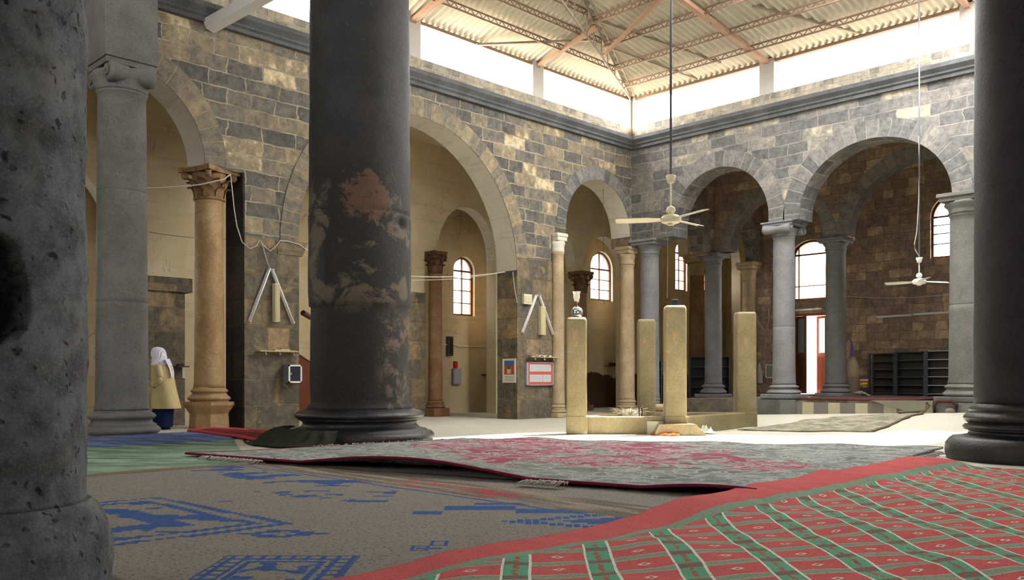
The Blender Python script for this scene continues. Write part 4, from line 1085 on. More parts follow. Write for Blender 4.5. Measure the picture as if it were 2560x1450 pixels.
# ================================================================== ITEMS ON THE LEFT AISLE'S OUTER WALL
XO = -4.25
a, b = onX(1115, 841, XO), onX(1127, 890, XO)
t = thing('wall_heater', 'narrow dark upright box on the cream wall below the arched window', 'box', (XO, (a.y+b.y)/2, b.z))
m = MB(); m.b2(XO, XO+.12, a.y, b.y, b.z, a.z); m.build('case', M_metalshelf, t, bevel=.01)
m = MB(); m.b2(XO+.12, XO+.125, a.y+.03, b.y-.03, b.z+.04, a.z-.04); m.build('front', M_black, t)
a, b = onX(1128, 922, XO), onX(1148, 961, XO)
t = thing('fuse_box', 'grey blue fuse box on the cream aisle wall with drawn lines on its door', 'electric box', (XO, (a.y+b.y)/2, b.z))
m = MB(); m.b2(XO, XO+.1, a.y, b.y, b.z, a.z); m.build('case', plain('grey_blue_metal', srgb(132, 142, 146), .5), t, bevel=.008)
m = MB(); m.b2(XO+.1, XO+.108, a.y+.03, b.y-.03, b.z+.03, a.z-.03); m.build('door', plain('grey_blue_door', srgb(150, 158, 158), .5), t)
a, b = onX(1133, 903, XO), onX(1140, 922, XO)
m = MB(); m.b2(XO, XO+.08, a.y, b.y, b.z+.02, a.z); m.build('wall_switch', plain('red_plastic', srgb(190, 40, 36), .4), origin=(XO, a.y, b.z), label='small red wall box just above the grey blue fuse box', cat='switch', bevel=.006)
cable('pale pipe running along the cream aisle wall below the window', [onX(1092, 861, XO+.03), onX(1140, 862, XO+.03), onX(1146, 866, XO+.03), onX(1246, 867, XO+.03)], .022, M_soffit, 'pipe', 'pipe')
cable('thin dark cable hanging down the cream wall left of the fuse box', [onX(1099, 880, XO+.02), onX(1097, 915, XO+.02), onX(1099, 951, XO+.02)], .010, M_dwire)
m = MB(); a, b = onX(1203, 937, XO), onX(1232, 930, XO); m.b2(XO, XO+.22, a.y, b.y, a.z-.02, a.z+.015); m.build('wall_shelf', M_wood, origin=(XO, a.y, a.z), label='small wooden wall ledge left of the second pier, cluttered', cat='shelf')
for k in range(3):
    y0 = a.y+.10+.22*k; m = MB(); m.lathe([(.03, a.z+.016), (.05, a.z+.04), (.035, a.z+.075)], (XO+.11, y0+.05, 0), 10); m.build('shoe' if False else 'cloth_bundle', plain('tan_cloth', srgb(150, 130, 96)), origin=(XO+.11, y0+.05, a.z+.016), label='small tan bundle on the wooden ledge, %s' % ('left one', 'middle one', 'right one')[k], cat='bundle')
a = onX(1510, 914, XO); b = onX(1552, 912, XO)
t = thing('wall_shelf', 'small dark ledge with clutter above the broken plaster', 'shelf', (XO, a.y, a.z))
m = MB(); m.b2(XO, XO+.2, a.y, b.y, a.z-.02, a.z+.01); m.build('board', M_wood, t)
m = MB(); m.b2(XO+.05, XO+.15, a.y+.2, a.y+.5, a.z+.01, a.z+.10); m.build('clutter', M_wood, t); m = MB(); m.b2(XO+.05, XO+.15, a.y+.8, a.y+1.0, a.z+.01, a.z+.06); m.build('clutter', M_wood, t)
# dark banner at the left of the second pier, small green thing on the floor
t = thing('rolled_mat', 'dark blue rolled mat leaning upright behind the second pier', 'mat', (-3.2, -2.6, 0))
p0, p1 = onX(1250, 1020, -3.8), onX(1240, 915, -4.0)
MB().tube([(p0.x, p0.y, .0), (p1.x, p1.y, p1.z)], [.10, .09], 14).build('roll', M_navy, t)
MB().tube([(p0.x-.06, p0.y-.05, .7), (p0.x-.07, p0.y-.06, .74)], .108, 14).build('tie', M_dwire, t)
p = onX(1232, 1022, -3.9); m = MB(); m.lathe([(.10, 0), (.13, .12), (.12, .20), (.10, .2)], (p.x, p.y, 0), 16); m.build('plastic_pot', plain('green_plastic', srgb(40, 130, 80), .5), origin=(p.x, p.y, 0), label='small green plastic pot on the floor left of the second pier', cat='pot')
# pulpit side glimpsed behind the first pier
t = thing('wooden_pulpit', 'dark red brown wooden pulpit stair with sloping side, half hidden behind the big column', 'pulpit', (-3.6, -7.6, 0))
p0, p1 = onX(748, 893, -3.3), onX(780, 913, -3.3)
m = MB(); sl = (p1.z-p0.z)/(p1.y-p0.y); y0 = p0.y-.25; y1 = p0.y+1.9
m.prism([(-3.3, y0, 0), (-3.3, y1, 0), (-3.3, y1, p0.z+sl*(y1-p0.y)), (-3.3, y0, p0.z-sl*.25)], (0, 0, 0), (.06, 0, 0)); m.build('side_panel', plain('red_brown_board', srgb(104, 52, 30), .5, var=.2), t)
m = MB(); m.prism([(-3.9, y0, 0), (-3.9, y1, 0), (-3.9, y1, p0.z+sl*(y1-p0.y)), (-3.9, y0, p0.z-sl*.25)], (0, 0, 0), (.06, 0, 0)); m.build('side_panel', M_wood, t)
for k in range(6): 
    m = MB(); yy = y1-.3-.3*k; m.b2(-3.9, -3.3, yy, yy+.3, 0, .22*(k+1)-.02); m.build('step', M_wood, t)
MB().tube([(-3.27, y0, p0.z-sl*.25+.03), (-3.27, y1, p0.z+sl*(y1-p0.y)+.03)], .03, 8).build('rail', M_wood, t)
# framed board and small lamp on the outer wall between grey and orange columns
a, b = onX(490, 917, -3.5), onX(508, 970, -3.5)
m = MB(); m.b2(XO, XO+.05, onX(492, 917, XO).y, onX(516, 917, XO).y, onX(495, 968, XO).z, onX(495, 917, XO).z); m.build('wall_picture', plain('dim_picture', srgb(110, 106, 92), .7, var=.5, scale=9), origin=(XO, -12, 1.2), label='dim speckled picture on the wall left of the orange marble column', cat='picture')
t = thing('wall_lamp', 'tiny pale lamp on a bracket above the dim picture', 'lamp', onX(500, 852, XO))
p = onX(498, 852, XO); m = MB(); m.box((XO+.10, p.y, p.z), (.10, .10, .08)); m.build('head', M_white, t, bevel=.02)
MB().tube([(XO, p.y, p.z+.02), (XO+.12, p.y+.15, p.z+.18)], .012, 6).build('bracket', M_dwire, t)
# small shelf with dark clutter on the stone pier behind the person
a, b = onX(436, 916, -2.88), onX(466, 917, -2.88)
t = thing('wall_shelf', 'small shelf on the stone pier behind the standing person', 'shelf', (-2.9, a.y, a.z))
m = MB(); m.b2(-2.9, -2.74, a.y, b.y, a.z-.015, a.z+.01); m.build('board', M_wood, t)
m = MB(); m.b2(-2.88, -2.76, a.y+.04, a.y+.16, a.z+.01, a.z+.05); m.build('dark_box', M_black, t)
m = MB(); m.b2(-2.78, -2.75, a.y+.12, a.y+.17, a.z-.25, a.z-.02); m.build('cloth', M_wire, t)

# ================================================================== THINGS ON THE RAISED PLATFORM
ZP = .50
YB = 7.0
# leaning gate-like dark racks and the lighter shelf
def rack(label, p_l, p_r, zt_l, zt_r, nsh, ybase, lean, light, yoff=0.):
    xl, xr = onY(p_l, 900, ybase).x, onY(p_r, 900, ybase).x
    t = thing('metal_rack', label, 'rack', ((xl+xr)/2, ybase, ZP)); H0 = ((zt_l+zt_r)/2)-ZP
    def P_(u, v, d): return Vector((xl+(xr-xl)*u, ybase+lean*v+d, ZP+.01+H0*v))
    for u in (0.02, .98):
        m = MB(); m.b2(P_(u, 0, 0).x-.03, P_(u, 0, 0).x+.03, ybase-.03, ybase+.03, ZP, ZP+H0); m.v = [(v[0], v[1]+lean*(v[2]-ZP)/H0, v[2]) for v in m.v]; m.build('post', M_metalshelf, t)
        m = MB(); m.b2(P_(u, 0, 0).x-.02, P_(u, 0, 0).x+.02, ybase+.27, ybase+.31, ZP, ZP+H0); m.v = [(v[0], v[1]+lean*(v[2]-ZP)/H0, v[2]) for v in m.v]; m.build('post', M_metalshelf, t)
    for k in range(nsh):
        v = .04+.94*k/(nsh-1); a = P_(.02, v, 0); m = MB(); m.b2(xl+.03, xr-.03, a.y-.02, a.y+.29, a.z-.012, a.z+.012); m.build('shelf', light if light else M_metalshelf, t)
    m = MB(); m.b2(xl+.04, xr-.04, ybase+.30, ybase+.305, ZP+.03, ZP+H0-.02); m.v = [(v[0], v[1]+lean*(v[2]-ZP)/H0, v[2]) for v in m.v]; m.build('back', plain('rack_back', srgb(84, 82, 76), .7), t)
    return t
zt = lambda px, py, Y: onY(px, py, Y).z
YR = 6.35
rack('dark metal shelf rack against the far wall, the left one beside the yellow tub', 2172, 2238, zt(2172, 884, YR), zt(2238, 882, YR), 6, YR, .0, None)
rack('dark metal shelf rack in the middle of the three against the far wall', 2240, 2314, zt(2240, 880, YR), zt(2314, 877, YR), 6, YR, .0, None)
rack('dark metal rack with bright shelves, the right one of three', 2316, 2400, zt(2316, 877, YR), zt(2400, 874, YR), 6, YR, .0, M_alu)
# two tubes end to end on the far wall, one over the door
def far_tube(label, p0, p1, Y=7.0):
    a, b = onY(*p0, Y=Y-.06), onY(*p1, Y=Y-.06); t = thing('tube_light', label, 'light', b if b.z < a.z else a); d = b-a; L = d.length; ang = -math.atan2(d.z, d.x)
    m = MB(); m.box((a+b)/2+Vector((0, .035, 0)), (L, .05, .06), rotm('Y', ang)); m.build('fitting', M_white, t)
    MB().tube([a, b], .018, 8).build('tube', M_tube, t)
    for e, s in ((a, 1), (b, -1)): m = MB(); m.box(e+d.normalized()*.012*s, (.025, .05, .06), rotm('Y', ang)); m.build('end_cap', M_alu, t)
far_tube('white tube light on the far wall, left one of the pair', (2190, 793), (2281, 787))
far_tube('white tube light on the far wall, right one of the pair', (2282, 786), (2396, 779))
far_tube('white tube light just above the bright doorway', (1986, 776), (2056, 771))
# tub, water jar with cloth
x, y = onY(2160, 965, 5.2).x, 5.2
t = thing('paint_tub', 'small tub with yellow label and white lid on a dark stand left of the racks', 'tub', (x, y, ZP))
zb = zt(2160, 968, 5.2); zt_ = zt(2160, 948, 5.2)
m = MB(); m.b2(x-.08, x+.08, y-.08, y+.08, ZP, zb-.01); m.build('stand', M_metalshelf, t)
m = MB(); m.lathe([(.095, zb-.01), (.105, zt_-.05), (.105, zt_-.05)], (x, y, 0), 24); m.build('body', plain('white_tub', srgb(225, 225, 220), .4), t)
m = MB(); m.lathe([(.1, zb+.02), (.108, zb+.02), (.113, zt_-.09), (.105, zt_-.09)], (x, y, 0), 24, caps=False); m.build('label_band', plain('yellow_label', srgb(226, 186, 40), .5), t)
m = MB(); m.lathe([(.1, zt_-.09), (.1145, zt_-.09), (.115, zt_-.065), (.105, zt_-.065)], (x, y, 0), 24, caps=False); m.build('red_band', plain('red_label', srgb(190, 40, 36), .5), t)
for k in range(3):
    c_ = Vector((x, y, zb+.07))+fr_*.112+rt_*(.035*(k-1)); m = MB(); m.box(c_, (.012, .02, (.03, .045, .03)[k]), rotm('Z', radians(45))); m.build('print_mark', M_black, t)
m = MB(); m.lathe([(.118, zt_-.05), (.12, zt_-.01), (.11, zt_), (.0, zt_)], (x, y, 0), 24); m.build('lid', M_white, t)
x, y = onY(2130, 930, 5.0).x, 5.0
t = thing('clay_jar', 'big clay water jar on a pale stand right of the doorway column', 'jar', (x, y, ZP))
za, zb2, zc = zt(2130, 945, 5.), zt(2130, 925, 5.), zt(2130, 905, 5.)
m = MB(); m.lathe([(.16, ZP), (.15, ZP+.04), (.19, ZP+.16), (.20, za-.05), (.205, za)], (x, y, 0), 28, fn=rough(.01, 8)); m.build('stand', plain('woven_stand', srgb(150, 130, 108), .9), t)
m = MB(); m.lathe([(.16, za-.04), (.21, za+.05), (.215, zb2-.02), (.20, zb2+.08), (.15, zc), (.11, zc+.08), (.10, zc+.12), (.12, zc+.15)], (x, y, 0), 28, fn=rough(.008, 8)); m.build('jar_body', plain('pale_clay', srgb(176, 156, 128), .9), t)
a = Vector((x-.02, y-.05, zc+.10)); m = MB(); rows = []
for i in range(12):
    s = i/11; rows.append([(a.x-.05+.1*(j/5)*(1+.5*s)+.02*sin(s*5), a.y-.06-.05*sin(j*1.9+i*.3), zc+.62-.62*s) for j in range(6)])
m.grid(rows); m.grid([[(p[0], p[1]+.01, p[2]) for p in r] for r in rows]); tc = NT('pink_violet_cloth'); cc = tc.coord()
tc.bsdf(tc.mix(tc.step(tc.sep(cc)[0], -.02, .02), srgb(216, 170, 150), srgb(120, 96, 160)), .9)
m.build('hanging_cloth', tc.m, origin=(x, y-.1, zc+.1), label='pink and violet cloth hanging above the clay jar', cat='cloth')
for k in range(3):
    pts = [(x+.12+.55*i/10+.02*k, y-.35-.05*k+.12*sin(i*.9+k*2), ZP+.02+.07*sin(pi*i/10)*(1+k*.4)) for i in range(11)]
    cable('pale cord lying loosely at the foot of the clay jar, %s' % ('front coil', 'middle coil', 'rear coil')[k], pts, .012, M_wire, 'cord', 'cord')
# dark red carpet lying along the platform edge, its end hanging down
trd = NT('dark_red_carpet'); c_ = trd.coord('Object'); nn = trd.noise(c_, 9., 6, .7).outputs[0]
trd.bsdf(trd.mix(nn, srgb(56, 28, 30), srgb(98, 58, 56)), .95, trd.bump(nn, .5, .02))
M_redc = trd.m
def cloth_strip(name, label, cat, mat, x0, x1, y0, y1, z, thick, amp, group=None, nx=40, ny=10, seed=0.):
    m = MB(); f = lambda i, j: (x0+(x1-x0)*i/nx, y0+(y1-y0)*j/ny+.04*nz(i*.3+seed, j*.2), z+thick+amp*max(0, .3+nz(i*.45+seed, j*.4, 3)))
    top = [[f(i, j) for i in range(nx+1)] for j in range(ny+1)]; m.grid(top)
    m.grid([[(p[0], p[1], z) for p in r] for r in top])
    for r in (top[0], top[-1]): m.grid([r, [(p[0], p[1], z) for p in r]])
    for k in (0, -1): m.grid([[r[k] for r in top], [(r[k][0], r[k][1], z) for r in top]])
    return m.build(name, mat, origin=(x0, y0, z), label=label, cat=cat, group=group)
cloth_strip('carpet', 'dark red carpet along the edge of the raised platform between the grey columns', 'carpet', M_redc, 5.22, 7.75, -.39, 3.4, ZP, .03, .05)
a = Vector((7.55, -.46, .52)); m = MB()      # grey felt thrown over the kerb
pts = [(7.0, .52), (8.35, .54), (8.35, .16), (8.2, .13), (7.6, .36)]
m.prism([(px_, -.47, pz_) for px_, pz_ in pts], (0, 0, 0), (0, .05, 0)); m.build('felt_mat', plain('grey_green_felt', srgb(128, 126, 108), .95, var=.25), origin=(7.6, -.45, .3), label='grey green felt hanging in a wedge over the platform kerb', cat='mat')
m = MB(); m.tube([(8.38, -.47, .14), (8.37, -.48, .44), (8.45, -.48, .53), (8.75, -.48, .53), (8.83, -.48, .46), (8.82, -.48, .18)], .035, 8); m.build('rolled_carpet', M_redc, origin=(8.6, -.48, .15), label='dark red carpet rolled over in a loop at the foot of the thick grey column', cat='carpet')
m = MB(); m.lathe([(.02, -.005), (.06, .0), (.10, .12), (.06, .16), (.0, .17)], (8.72, -.56, .22), 12); m.build('cloth_bundle', plain('grey_bundle', srgb(130, 118, 104), .9), origin=(8.72, -.56, .22), label='small grey bundle under the red carpet loop', cat='bundle')
# far left of the platform: dark book racks, white frame, hanging rag, wire
def dark_rack(label, x, y, z, w, h, n, ang=0.):
    t = thing('book_rack', label, 'rack', (x, y, z)); q = rotm('Z', ang)
    def B(nm, c, d, mt=M_metalshelf): m = MB(); v = q @ Vector(c); m.box((x+v.x, y+v.y, z+c[2]), d, q); m.build(nm, mt, t)
    for s in (-1, 1): B('side', (s*w/2, 0, h/2), (.03, .3, h))
    for k in range(n): B('shelf', (0, 0, .03+(h-.05)*k/(n-1)), (w, .3, .02))
    B('back', (0, .15, h/2), (w, .01, h), M_black)
p = onX(1818, 1000, -1.2)
dark_rack('black book rack between the grey columns and the cream wall', -1.1, 5.75, .0, 1.3, 1.75, 6, radians(40))
dark_rack('narrow dark rack standing behind the tallest short pillar', -.9, 2.1, .0, .7, 1.55, 7, radians(40))
a, b = onY(1914, 911, 6.95), onY(1930, 945, 6.95)
m = MB(); 
for q_ in ((a.x, b.x+.06, a.z-.03, a.z), (a.x, b.x+.06, b.z, b.z+.03), (a.x, a.x+.03, b.z, a.z), (b.x+.03, b.x+.06, b.z, a.z)): m.b2(q_[0], q_[1], 6.93, 6.97, q_[2], q_[3])
t = thing('picture_frame', 'white empty frame on the far wall left of the grey scroll column', 'frame', (a.x, 6.95, b.z)); m.build('frame', M_white, t)
m = MB(); m.b2(a.x+.03, b.x+.03, 6.95, 6.96, b.z+.03, a.z-.03); m.build('sheet', plain('grey_sheet', srgb(140, 140, 136), .7), t)
p0, p1 = onY(1898, 908, 6.9), onY(1900, 958, 6.9); m = MB(); rows = []
for i in range(10):
    s = i/9; w = .03+.16*s*(1-s*.6); rows.append([(p0.x+(j/4-.5)*2*w+.03*s, 6.93-.03*abs(sin(j*1.7+i)), p0.z+(p1.z-p0.z)*s) for j in range(5)])
m.grid(rows); m.grid([[(q_[0], q_[1]+.012, q_[2]) for q_ in r] for r in rows]); m.build('rag', plain('white_rag', srgb(190, 188, 182), .9), origin=tuple(p0), label='white rag hanging on the far wall left of the white frame', cat='cloth')
pts = [onY(px_, py_, 6.93) for px_, py_ in ((1888, 770), (1895, 800), (1905, 820), (1916, 826), (1922, 800), (1921, 768), (1925, 790), (1924, 815), (1912, 832), (1906, 815))]
cable('tangled pale wire on the far wall behind the short pillar', pts, .012)
# debris by the basin
def tuft(label, x, y, z, n, L, mat, seed, spread=1., h=.12, name='straw_heap', cat='debris', kind=None):
    rnd = random.Random(seed); m = MB()
    m.lathe([(.0, z), (L*.8*spread, z+.0), (L*.45*spread, z+h*.6), (.02, z+h*.8)], (x, y, 0), 12, fn=rough(.04, 9, seed))
    for i in range(n):
        a = rnd.uniform(0, 2*pi); r0 = rnd.uniform(0, L*.6*spread); e = rnd.uniform(.2, 1.2); l = rnd.uniform(.4, 1.)*L
        p = Vector((x+r0*cos(a), y+r0*sin(a), z+h*.35)); d = Vector((cos(a)*cos(e), sin(a)*cos(e), sin(e)*.8))
        q = p+d*l*.5; q2 = p+d*l+Vector((0, 0, -.25*l)); m.tube([p, q, q2], [.008, .006, .002], 4)
    o = m.build(name, mat, origin=(x, y, z), label=label, cat=cat)
    return o
p = onZ(1575, 1040, .25); xs2, ys2 = gpos(1572, 17.3); tuft('heap of white straw and feathers inside the marble kerb', xs2, ys2, .24, 90, .34, plain('pale_straw', srgb(214, 206, 186), .9), 3, h=.22)
cable('dark wire loop standing beside the straw heap', [(*gpos(1598, 17.0), .24), (*gpos(1598, 17.0), .44), (*gpos(1601, 17.0), .47), (*gpos(1605, 17.0), .44), (*gpos(1605, 17.0), .24)], .012, M_black, 'wire_loop', 'wire')
XT, YT = gpos(1650, 20.2); m = MB(); m.lathe([(.30, .30), (.40, .32), (.42, .36), (.36, .41), (.0, .43)], (XT, YT, 0), 32); m.lathe([(.16, 0), (.15, .1), (.28, .31)], (XT, YT, 0), 20)
m.build('stone_table', M_cream, origin=(XT, YT, 0), label='low round stone disc on a foot behind the second short pillar', cat='stone')
x_, y_ = gpos(1766, 16.15); m = MB(); rows = []
for i in range(9):
    rows.append([(x_-.16+.32*i/8+.03*nz(i, j), y_-.12+.24*j/6, .02+.16*max(0, .5+nz(i*.7, j*.9, 7))*sin(pi*i/8)*sin(pi*j/6)+.01) for j in range(7)])
m.grid(rows, smooth=False); m.build('plastic_bag', plain('crumpled_white_plastic', srgb(190, 196, 196), .3, 0, .6), origin=(x_, y_, 0), label='crumpled white plastic bag on the floor against the kerb', cat='bag')
x_, y_ = gpos(1655, 15.6); cloth_strip('cloth_scrap', 'small orange and red cloth scrap on the sunlit floor beside the kerb', 'cloth', plain('orange_red_cloth', srgb(206, 96, 50), .9, var=.4, scale=14), x_-.2, x_+.25, y_-.05, y_+.2, .0, .02, .05, nx=12, ny=5)
# stone block at the foot of the tallest pillar
m = MB(); c_ = Vector((6.12, -6.72, .07)); m.prism([(c_.x-.45*Q, c_.y-.45*Q, -.01), (c_.x+.5*Q, c_.y+.5*Q, -.01), (c_.x+.3*Q, c_.y+.3*Q, .2), (c_.x-.35*Q, c_.y-.35*Q, .2)], (0, 0, 0), (.24, -.24, 0)); m.build('stone_block', M_yellow, origin=(6.2, -6.8, 0), label='sloping stone block at the foot of the tallest short pillar', cat='stone')

# ================================================================== RUGS
class RT(NT):
    """rug material working in world metres stored in UV; r = along the picture's width, f = depth from the viewer"""
    def __init__(s, name):
        super().__init__(name); c = s.coord('UV'); s.x, s.y, _ = s.sep(c); s.c = c
        dx = s.math('SUBTRACT', s.x, CX); dy = s.math('SUBTRACT', s.y, CY)
        s.r = s.math('MULTIPLY', s.math('ADD', dx, dy), Q); s.f = s.math('MULTIPLY', s.math('SUBTRACT', dy, dx), Q)
        s.fuzz = s.noise(c, 70., 4, .8).outputs[0]; s.mot = s.noise(c, 5., 6, .7).outputs[0]
    def rect(s, u, v, u0, u1, v0, v1):
        a = s.math('LESS_THAN', s.math('ABSOLUTE', s.math('SUBTRACT', u, (u0+u1)/2)), (u1-u0)/2)
        b = s.math('LESS_THAN', s.math('ABSOLUTE', s.math('SUBTRACT', v, (v0+v1)/2)), (v1-v0)/2)
        return s.math('MULTIPLY', a, b)
    def dia(s, u, v, cu, cv, ru, rv):
        a = s.math('MULTIPLY', s.math('ABSOLUTE', s.math('SUBTRACT', u, cu)), 1/ru); b = s.math('MULTIPLY', s.math('ABSOLUTE', s.math('SUBTRACT', v, cv)), 1/rv)
        return s.math('ADD', a, b)
    def union(s, l):
        o = l[0]
        for k in l[1:]: o = s.math('MAXIMUM', o, k)
        return o
def speck(t, col, lo=.62, amt=.6, dark=(.01, .01, .01, 1)):
    v = t.n('ShaderNodeTexNoise'); t.put(v.inputs['Vector'], t.c); v.inputs['Scale'].default_value = 38.; v.inputs['Detail'].default_value = 3; v.inputs['Roughness'].default_value = .7
    w = t.noise(t.c, 90., 2, .6).outputs[0]
    col = t.mix(t.math('MULTIPLY', t.step(w, .45, .62), .35), col, t.mix(1., col, (1.55, 1.55, 1.55, 1), 'MULTIPLY'))
    return t.mix(t.math('MULTIPLY', t.step(v.outputs[0], lo, lo+.06), amt), col, dark)

# plaid red and green
t = RT('plaid_red_green_rug')
wob = t.math('MULTIPLY', t.math('SUBTRACT', t.noise(t.c, 1.3, 2).outputs[0], .5), .08)
sx = t.math('ADD', t.math('MULTIPLY', t.math('ADD', t.math('ADD', t.math('MULTIPLY', t.x, .72), t.math('MULTIPLY', t.y, .69)), 2.54), 1/.455), t.math('MULTIPLY', wob, 1.))
tx = t.math('ADD', t.math('MULTIPLY', t.math('SUBTRACT', t.math('MULTIPLY', t.x, .877), t.math('MULTIPLY', t.y, .48)), 1/.285), t.math('MULTIPLY', wob, 1.6))
fs = t.math('FRACT', t.math('ADD', sx, 10.)); ft = t.math('FRACT', tx)
def dist0(v, c): return t.math('ABSOLUTE', t.math('SUBTRACT', v, c))
bandS = t.math('LESS_THAN', dist0(fs, .17), .155); lineS = t.math('LESS_THAN', t.math('ABSOLUTE', t.math('SUBTRACT', dist0(fs, .17), .16)), .018)
bandT = t.math('LESS_THAN', dist0(ft, .2), .13); lineT = t.math('LESS_THAN', t.math('ABSOLUTE', t.math('SUBTRACT', dist0(ft, .2), .135)), .012)
red = t.mix(t.mot, srgb(180, 80, 82), srgb(208, 104, 104)); grn = t.mix(t.mot, srgb(78, 144, 112), srgb(110, 170, 140)); grn2 = t.mix(t.mot, srgb(110, 138, 116), srgb(138, 158, 136))
brn = srgb(128, 98, 90); wht = srgb(214, 216, 204)
col = t.mix(bandT, red, grn2); col = t.mix(t.math('MULTIPLY', lineT, .75), col, srgb(190, 200, 180))
cg = t.mix(t.math('MULTIPLY', t.math('LESS_THAN', dist0(fs, .17), .03), t.math('GREATER_THAN', t.noise(t.c, 22., 2).outputs[0], .48)), grn, srgb(170, 90, 80))
col = t.mix(bandS, col, t.mix(bandT, cg, brn)); col = t.mix(lineS, col, wht)
dm = t.math('ADD', t.math('MULTIPLY', dist0(fs, .67), 1.0), t.math('MULTIPLY', dist0(ft, .7), .9))
col = t.mix(t.math('MULTIPLY', t.math('LESS_THAN', dm, .085), t.math('GREATER_THAN', dm, .045)), col, wht)
col = t.mix(t.math('LESS_THAN', dm, .045), col, srgb(120, 76, 66))
ed = t.math('ADD', t.x, t.math('MULTIPLY', wob, .3))
col = t.mix(t.math('LESS_THAN', ed, 11.82), col, red)
col = t.mix(t.math('MULTIPLY', t.math('GREATER_THAN', ed, 11.82), t.math('LESS_THAN', ed, 11.90)), col, grn2)
col = speck(t, col, .60, .65, srgb(60, 30, 34)); M_plaid = t.bsdf(col, .95, t.bump(t.fuzz, .6, .01), spec=.1)

# brown and blue flat-weave: motifs set out square to the wall's diagonal
t = RT('brown_blue_rug'); g = .055
def snap(v): return t.math('MULTIPLY', t.math('ROUND', t.math('MULTIPLY', v, 1/g)), g)
r, f = t.r, t.f; rs, fsn = snap(r), snap(f); xs_, ys_ = snap(t.x), snap(t.y)
base = t.mix(t.mot, srgb(130, 126, 119), srgb(158, 152, 144))
def frame_(u, v, u0, u1, v0, v1, w): return t.math('SUBTRACT', t.rect(u, v, u0, u1, v0, v1), t.rect(u, v, u0+w, u1-w, v0+w, v1-w))
def band(v, a, b): return t.math('MULTIPLY', t.math('GREATER_THAN', v, a), t.math('LESS_THAN', v, b))
blue = []
blue.append(t.math('MULTIPLY', band(t.y, -15.10, -15.06), t.math('LESS_THAN', t.x, 11.2)))           # thin guard line
blue.append(t.math('MULTIPLY', t.rect(ys_, xs_, -15.75, -15.14, 5.6, 7.4), t.math('GREATER_THAN', t.noise(t.c, 2.2, 3).outputs[0], .5)))
d1 = t.dia(rs, fsn, 1.15, 6.2, 1.15, .55)                                                           # big stepped diamond on the right
blue.append(band(d1, .0, .70)); blue.append(band(d1, .88, 1.08))
blue.append(t.rect(rs, fsn, -.55, .05, 6.72, 6.98)); blue.append(t.rect(rs, fsn, -.72, -.50, 6.5, 6.68)); blue.append(t.rect(rs, fsn, 0., .75, 6.55, 6.78)); blue.append(t.rect(rs, fsn, -.3, .12, 7.0, 7.12)); blue.append(t.rect(rs, fsn, .45, .9, 6.85, 7.0))
blue.append(frame_(r, f, -.60, -.49, 5.15, 5.30, .022)); blue.append(frame_(r, f, -.50, -.39, 5.30, 5.46, .022)); blue.append(t.rect(r, f, -.57, -.42, 5.20, 5.24))
d2 = t.dia(rs, fsn, -3.0, 6.1, 1.45, 1.35)                                                           # left medallion
blue.append(band(d2, .96, 1.03)); blue.append(band(d2, .80, .87)); blue.append(band(d2, .35, .55))
blue.append(t.math('MULTIPLY', band(d2, .0, .80), t.math('GREATER_THAN', t.noise(t.vmul(t.comb(rs, fsn), (1.4, 2.2, 1)), 1.6, 1).outputs[0], .55)))
blue.append(t.math('MULTIPLY', band(t.dia(rs, fsn, -1.5, 5.72, .3, .17), .4, 1.), t.math('GREATER_THAN', t.mot, .42)))
blue.append(t.math('MULTIPLY', t.rect(rs, fsn, -2.4, -1.0, 7.2, 7.9), t.math('GREATER_THAN', t.noise(t.vmul(t.comb(rs, fsn), (1., 2., 1)), 2.6, 1).outputs[0], .58)))
blue.append(t.math('MULTIPLY', t.rect(rs, fsn, -2.4, -1.2, 8.2, 8.7), t.math('GREATER_THAN', t.noise(t.vmul(t.comb(rs, fsn), (1., 2., 1)), 2., 1).outputs[0], .52)))
# box motif near the bottom edge
bx0, bx1, bf0, bf1 = -1.62, -.86, 4.0, 5.02
blue.append(frame_(r, f, bx0+.16, bx1-.16, bf0, bf1-.16, .035))
tick = t.math('LESS_THAN', t.math('FRACT', t.math('MULTIPLY', t.math('ADD', r, 10.), 1/.085)), .35); tick2 = t.math('LESS_THAN', t.math('FRACT', t.math('MULTIPLY', f, 1/.10)), .35)
ringb = t.math('SUBTRACT', t.rect(r, f, bx0, bx1, bf0, bf1), t.rect(r, f, bx0+.14, bx1-.14, bf0, bf1-.14))
blue.append(t.math('MULTIPLY', ringb, t.math('MAXIMUM', tick, tick2))); blue.append(frame_(r, f, bx0, bx1, bf0-1, bf1, .012))
blue.append(t.math('MULTIPLY', t.rect(r, f, -1.42, -1.05, 4.4, 4.82), t.math('GREATER_THAN', t.noise(t.c, 7., 1).outputs[0], .55)))
bm_ = t.union(blue)
bluec = t.mix(t.mot, srgb(50, 80, 138), srgb(78, 110, 166))
col = t.mix(bm_, base, bluec)
edge = t.math('MULTIPLY', t.math('LESS_THAN', t.math('FRACT', t.math('ADD', t.math('MULTIPLY', r, 1/g), .5)), .12), band(d1, .88, 1.08))
col = t.mix(t.math('MULTIPLY', edge, .7), col, srgb(170, 180, 190))
col = t.mix(band(t.y, -15.0, -14.4) , col, t.mix(t.step(t.noise(t.vmul(t.c, (.6, 6., 1)), 1.6, 4).outputs[0], .42, .6), srgb(118, 109, 98), srgb(160, 150, 134)))
col = t.mix(t.math('MULTIPLY', t.rect(t.x, t.y, 8.3, 10.1, -14.95, -14.55), t.step(t.noise(t.vmul(t.c, (1., 5., 1)), 1.7, 3).outputs[0], .52, .58)), col, srgb(190, 70, 84))
wv = t.n('ShaderNodeTexWave'); wv.wave_type = 'BANDS'; wv.bands_direction = 'X'; t.put(wv.inputs['Vector'], t.comb(t.x, t.y)); wv.inputs['Scale'].default_value = 12.; wv.inputs['Distortion'].default_value = 1.
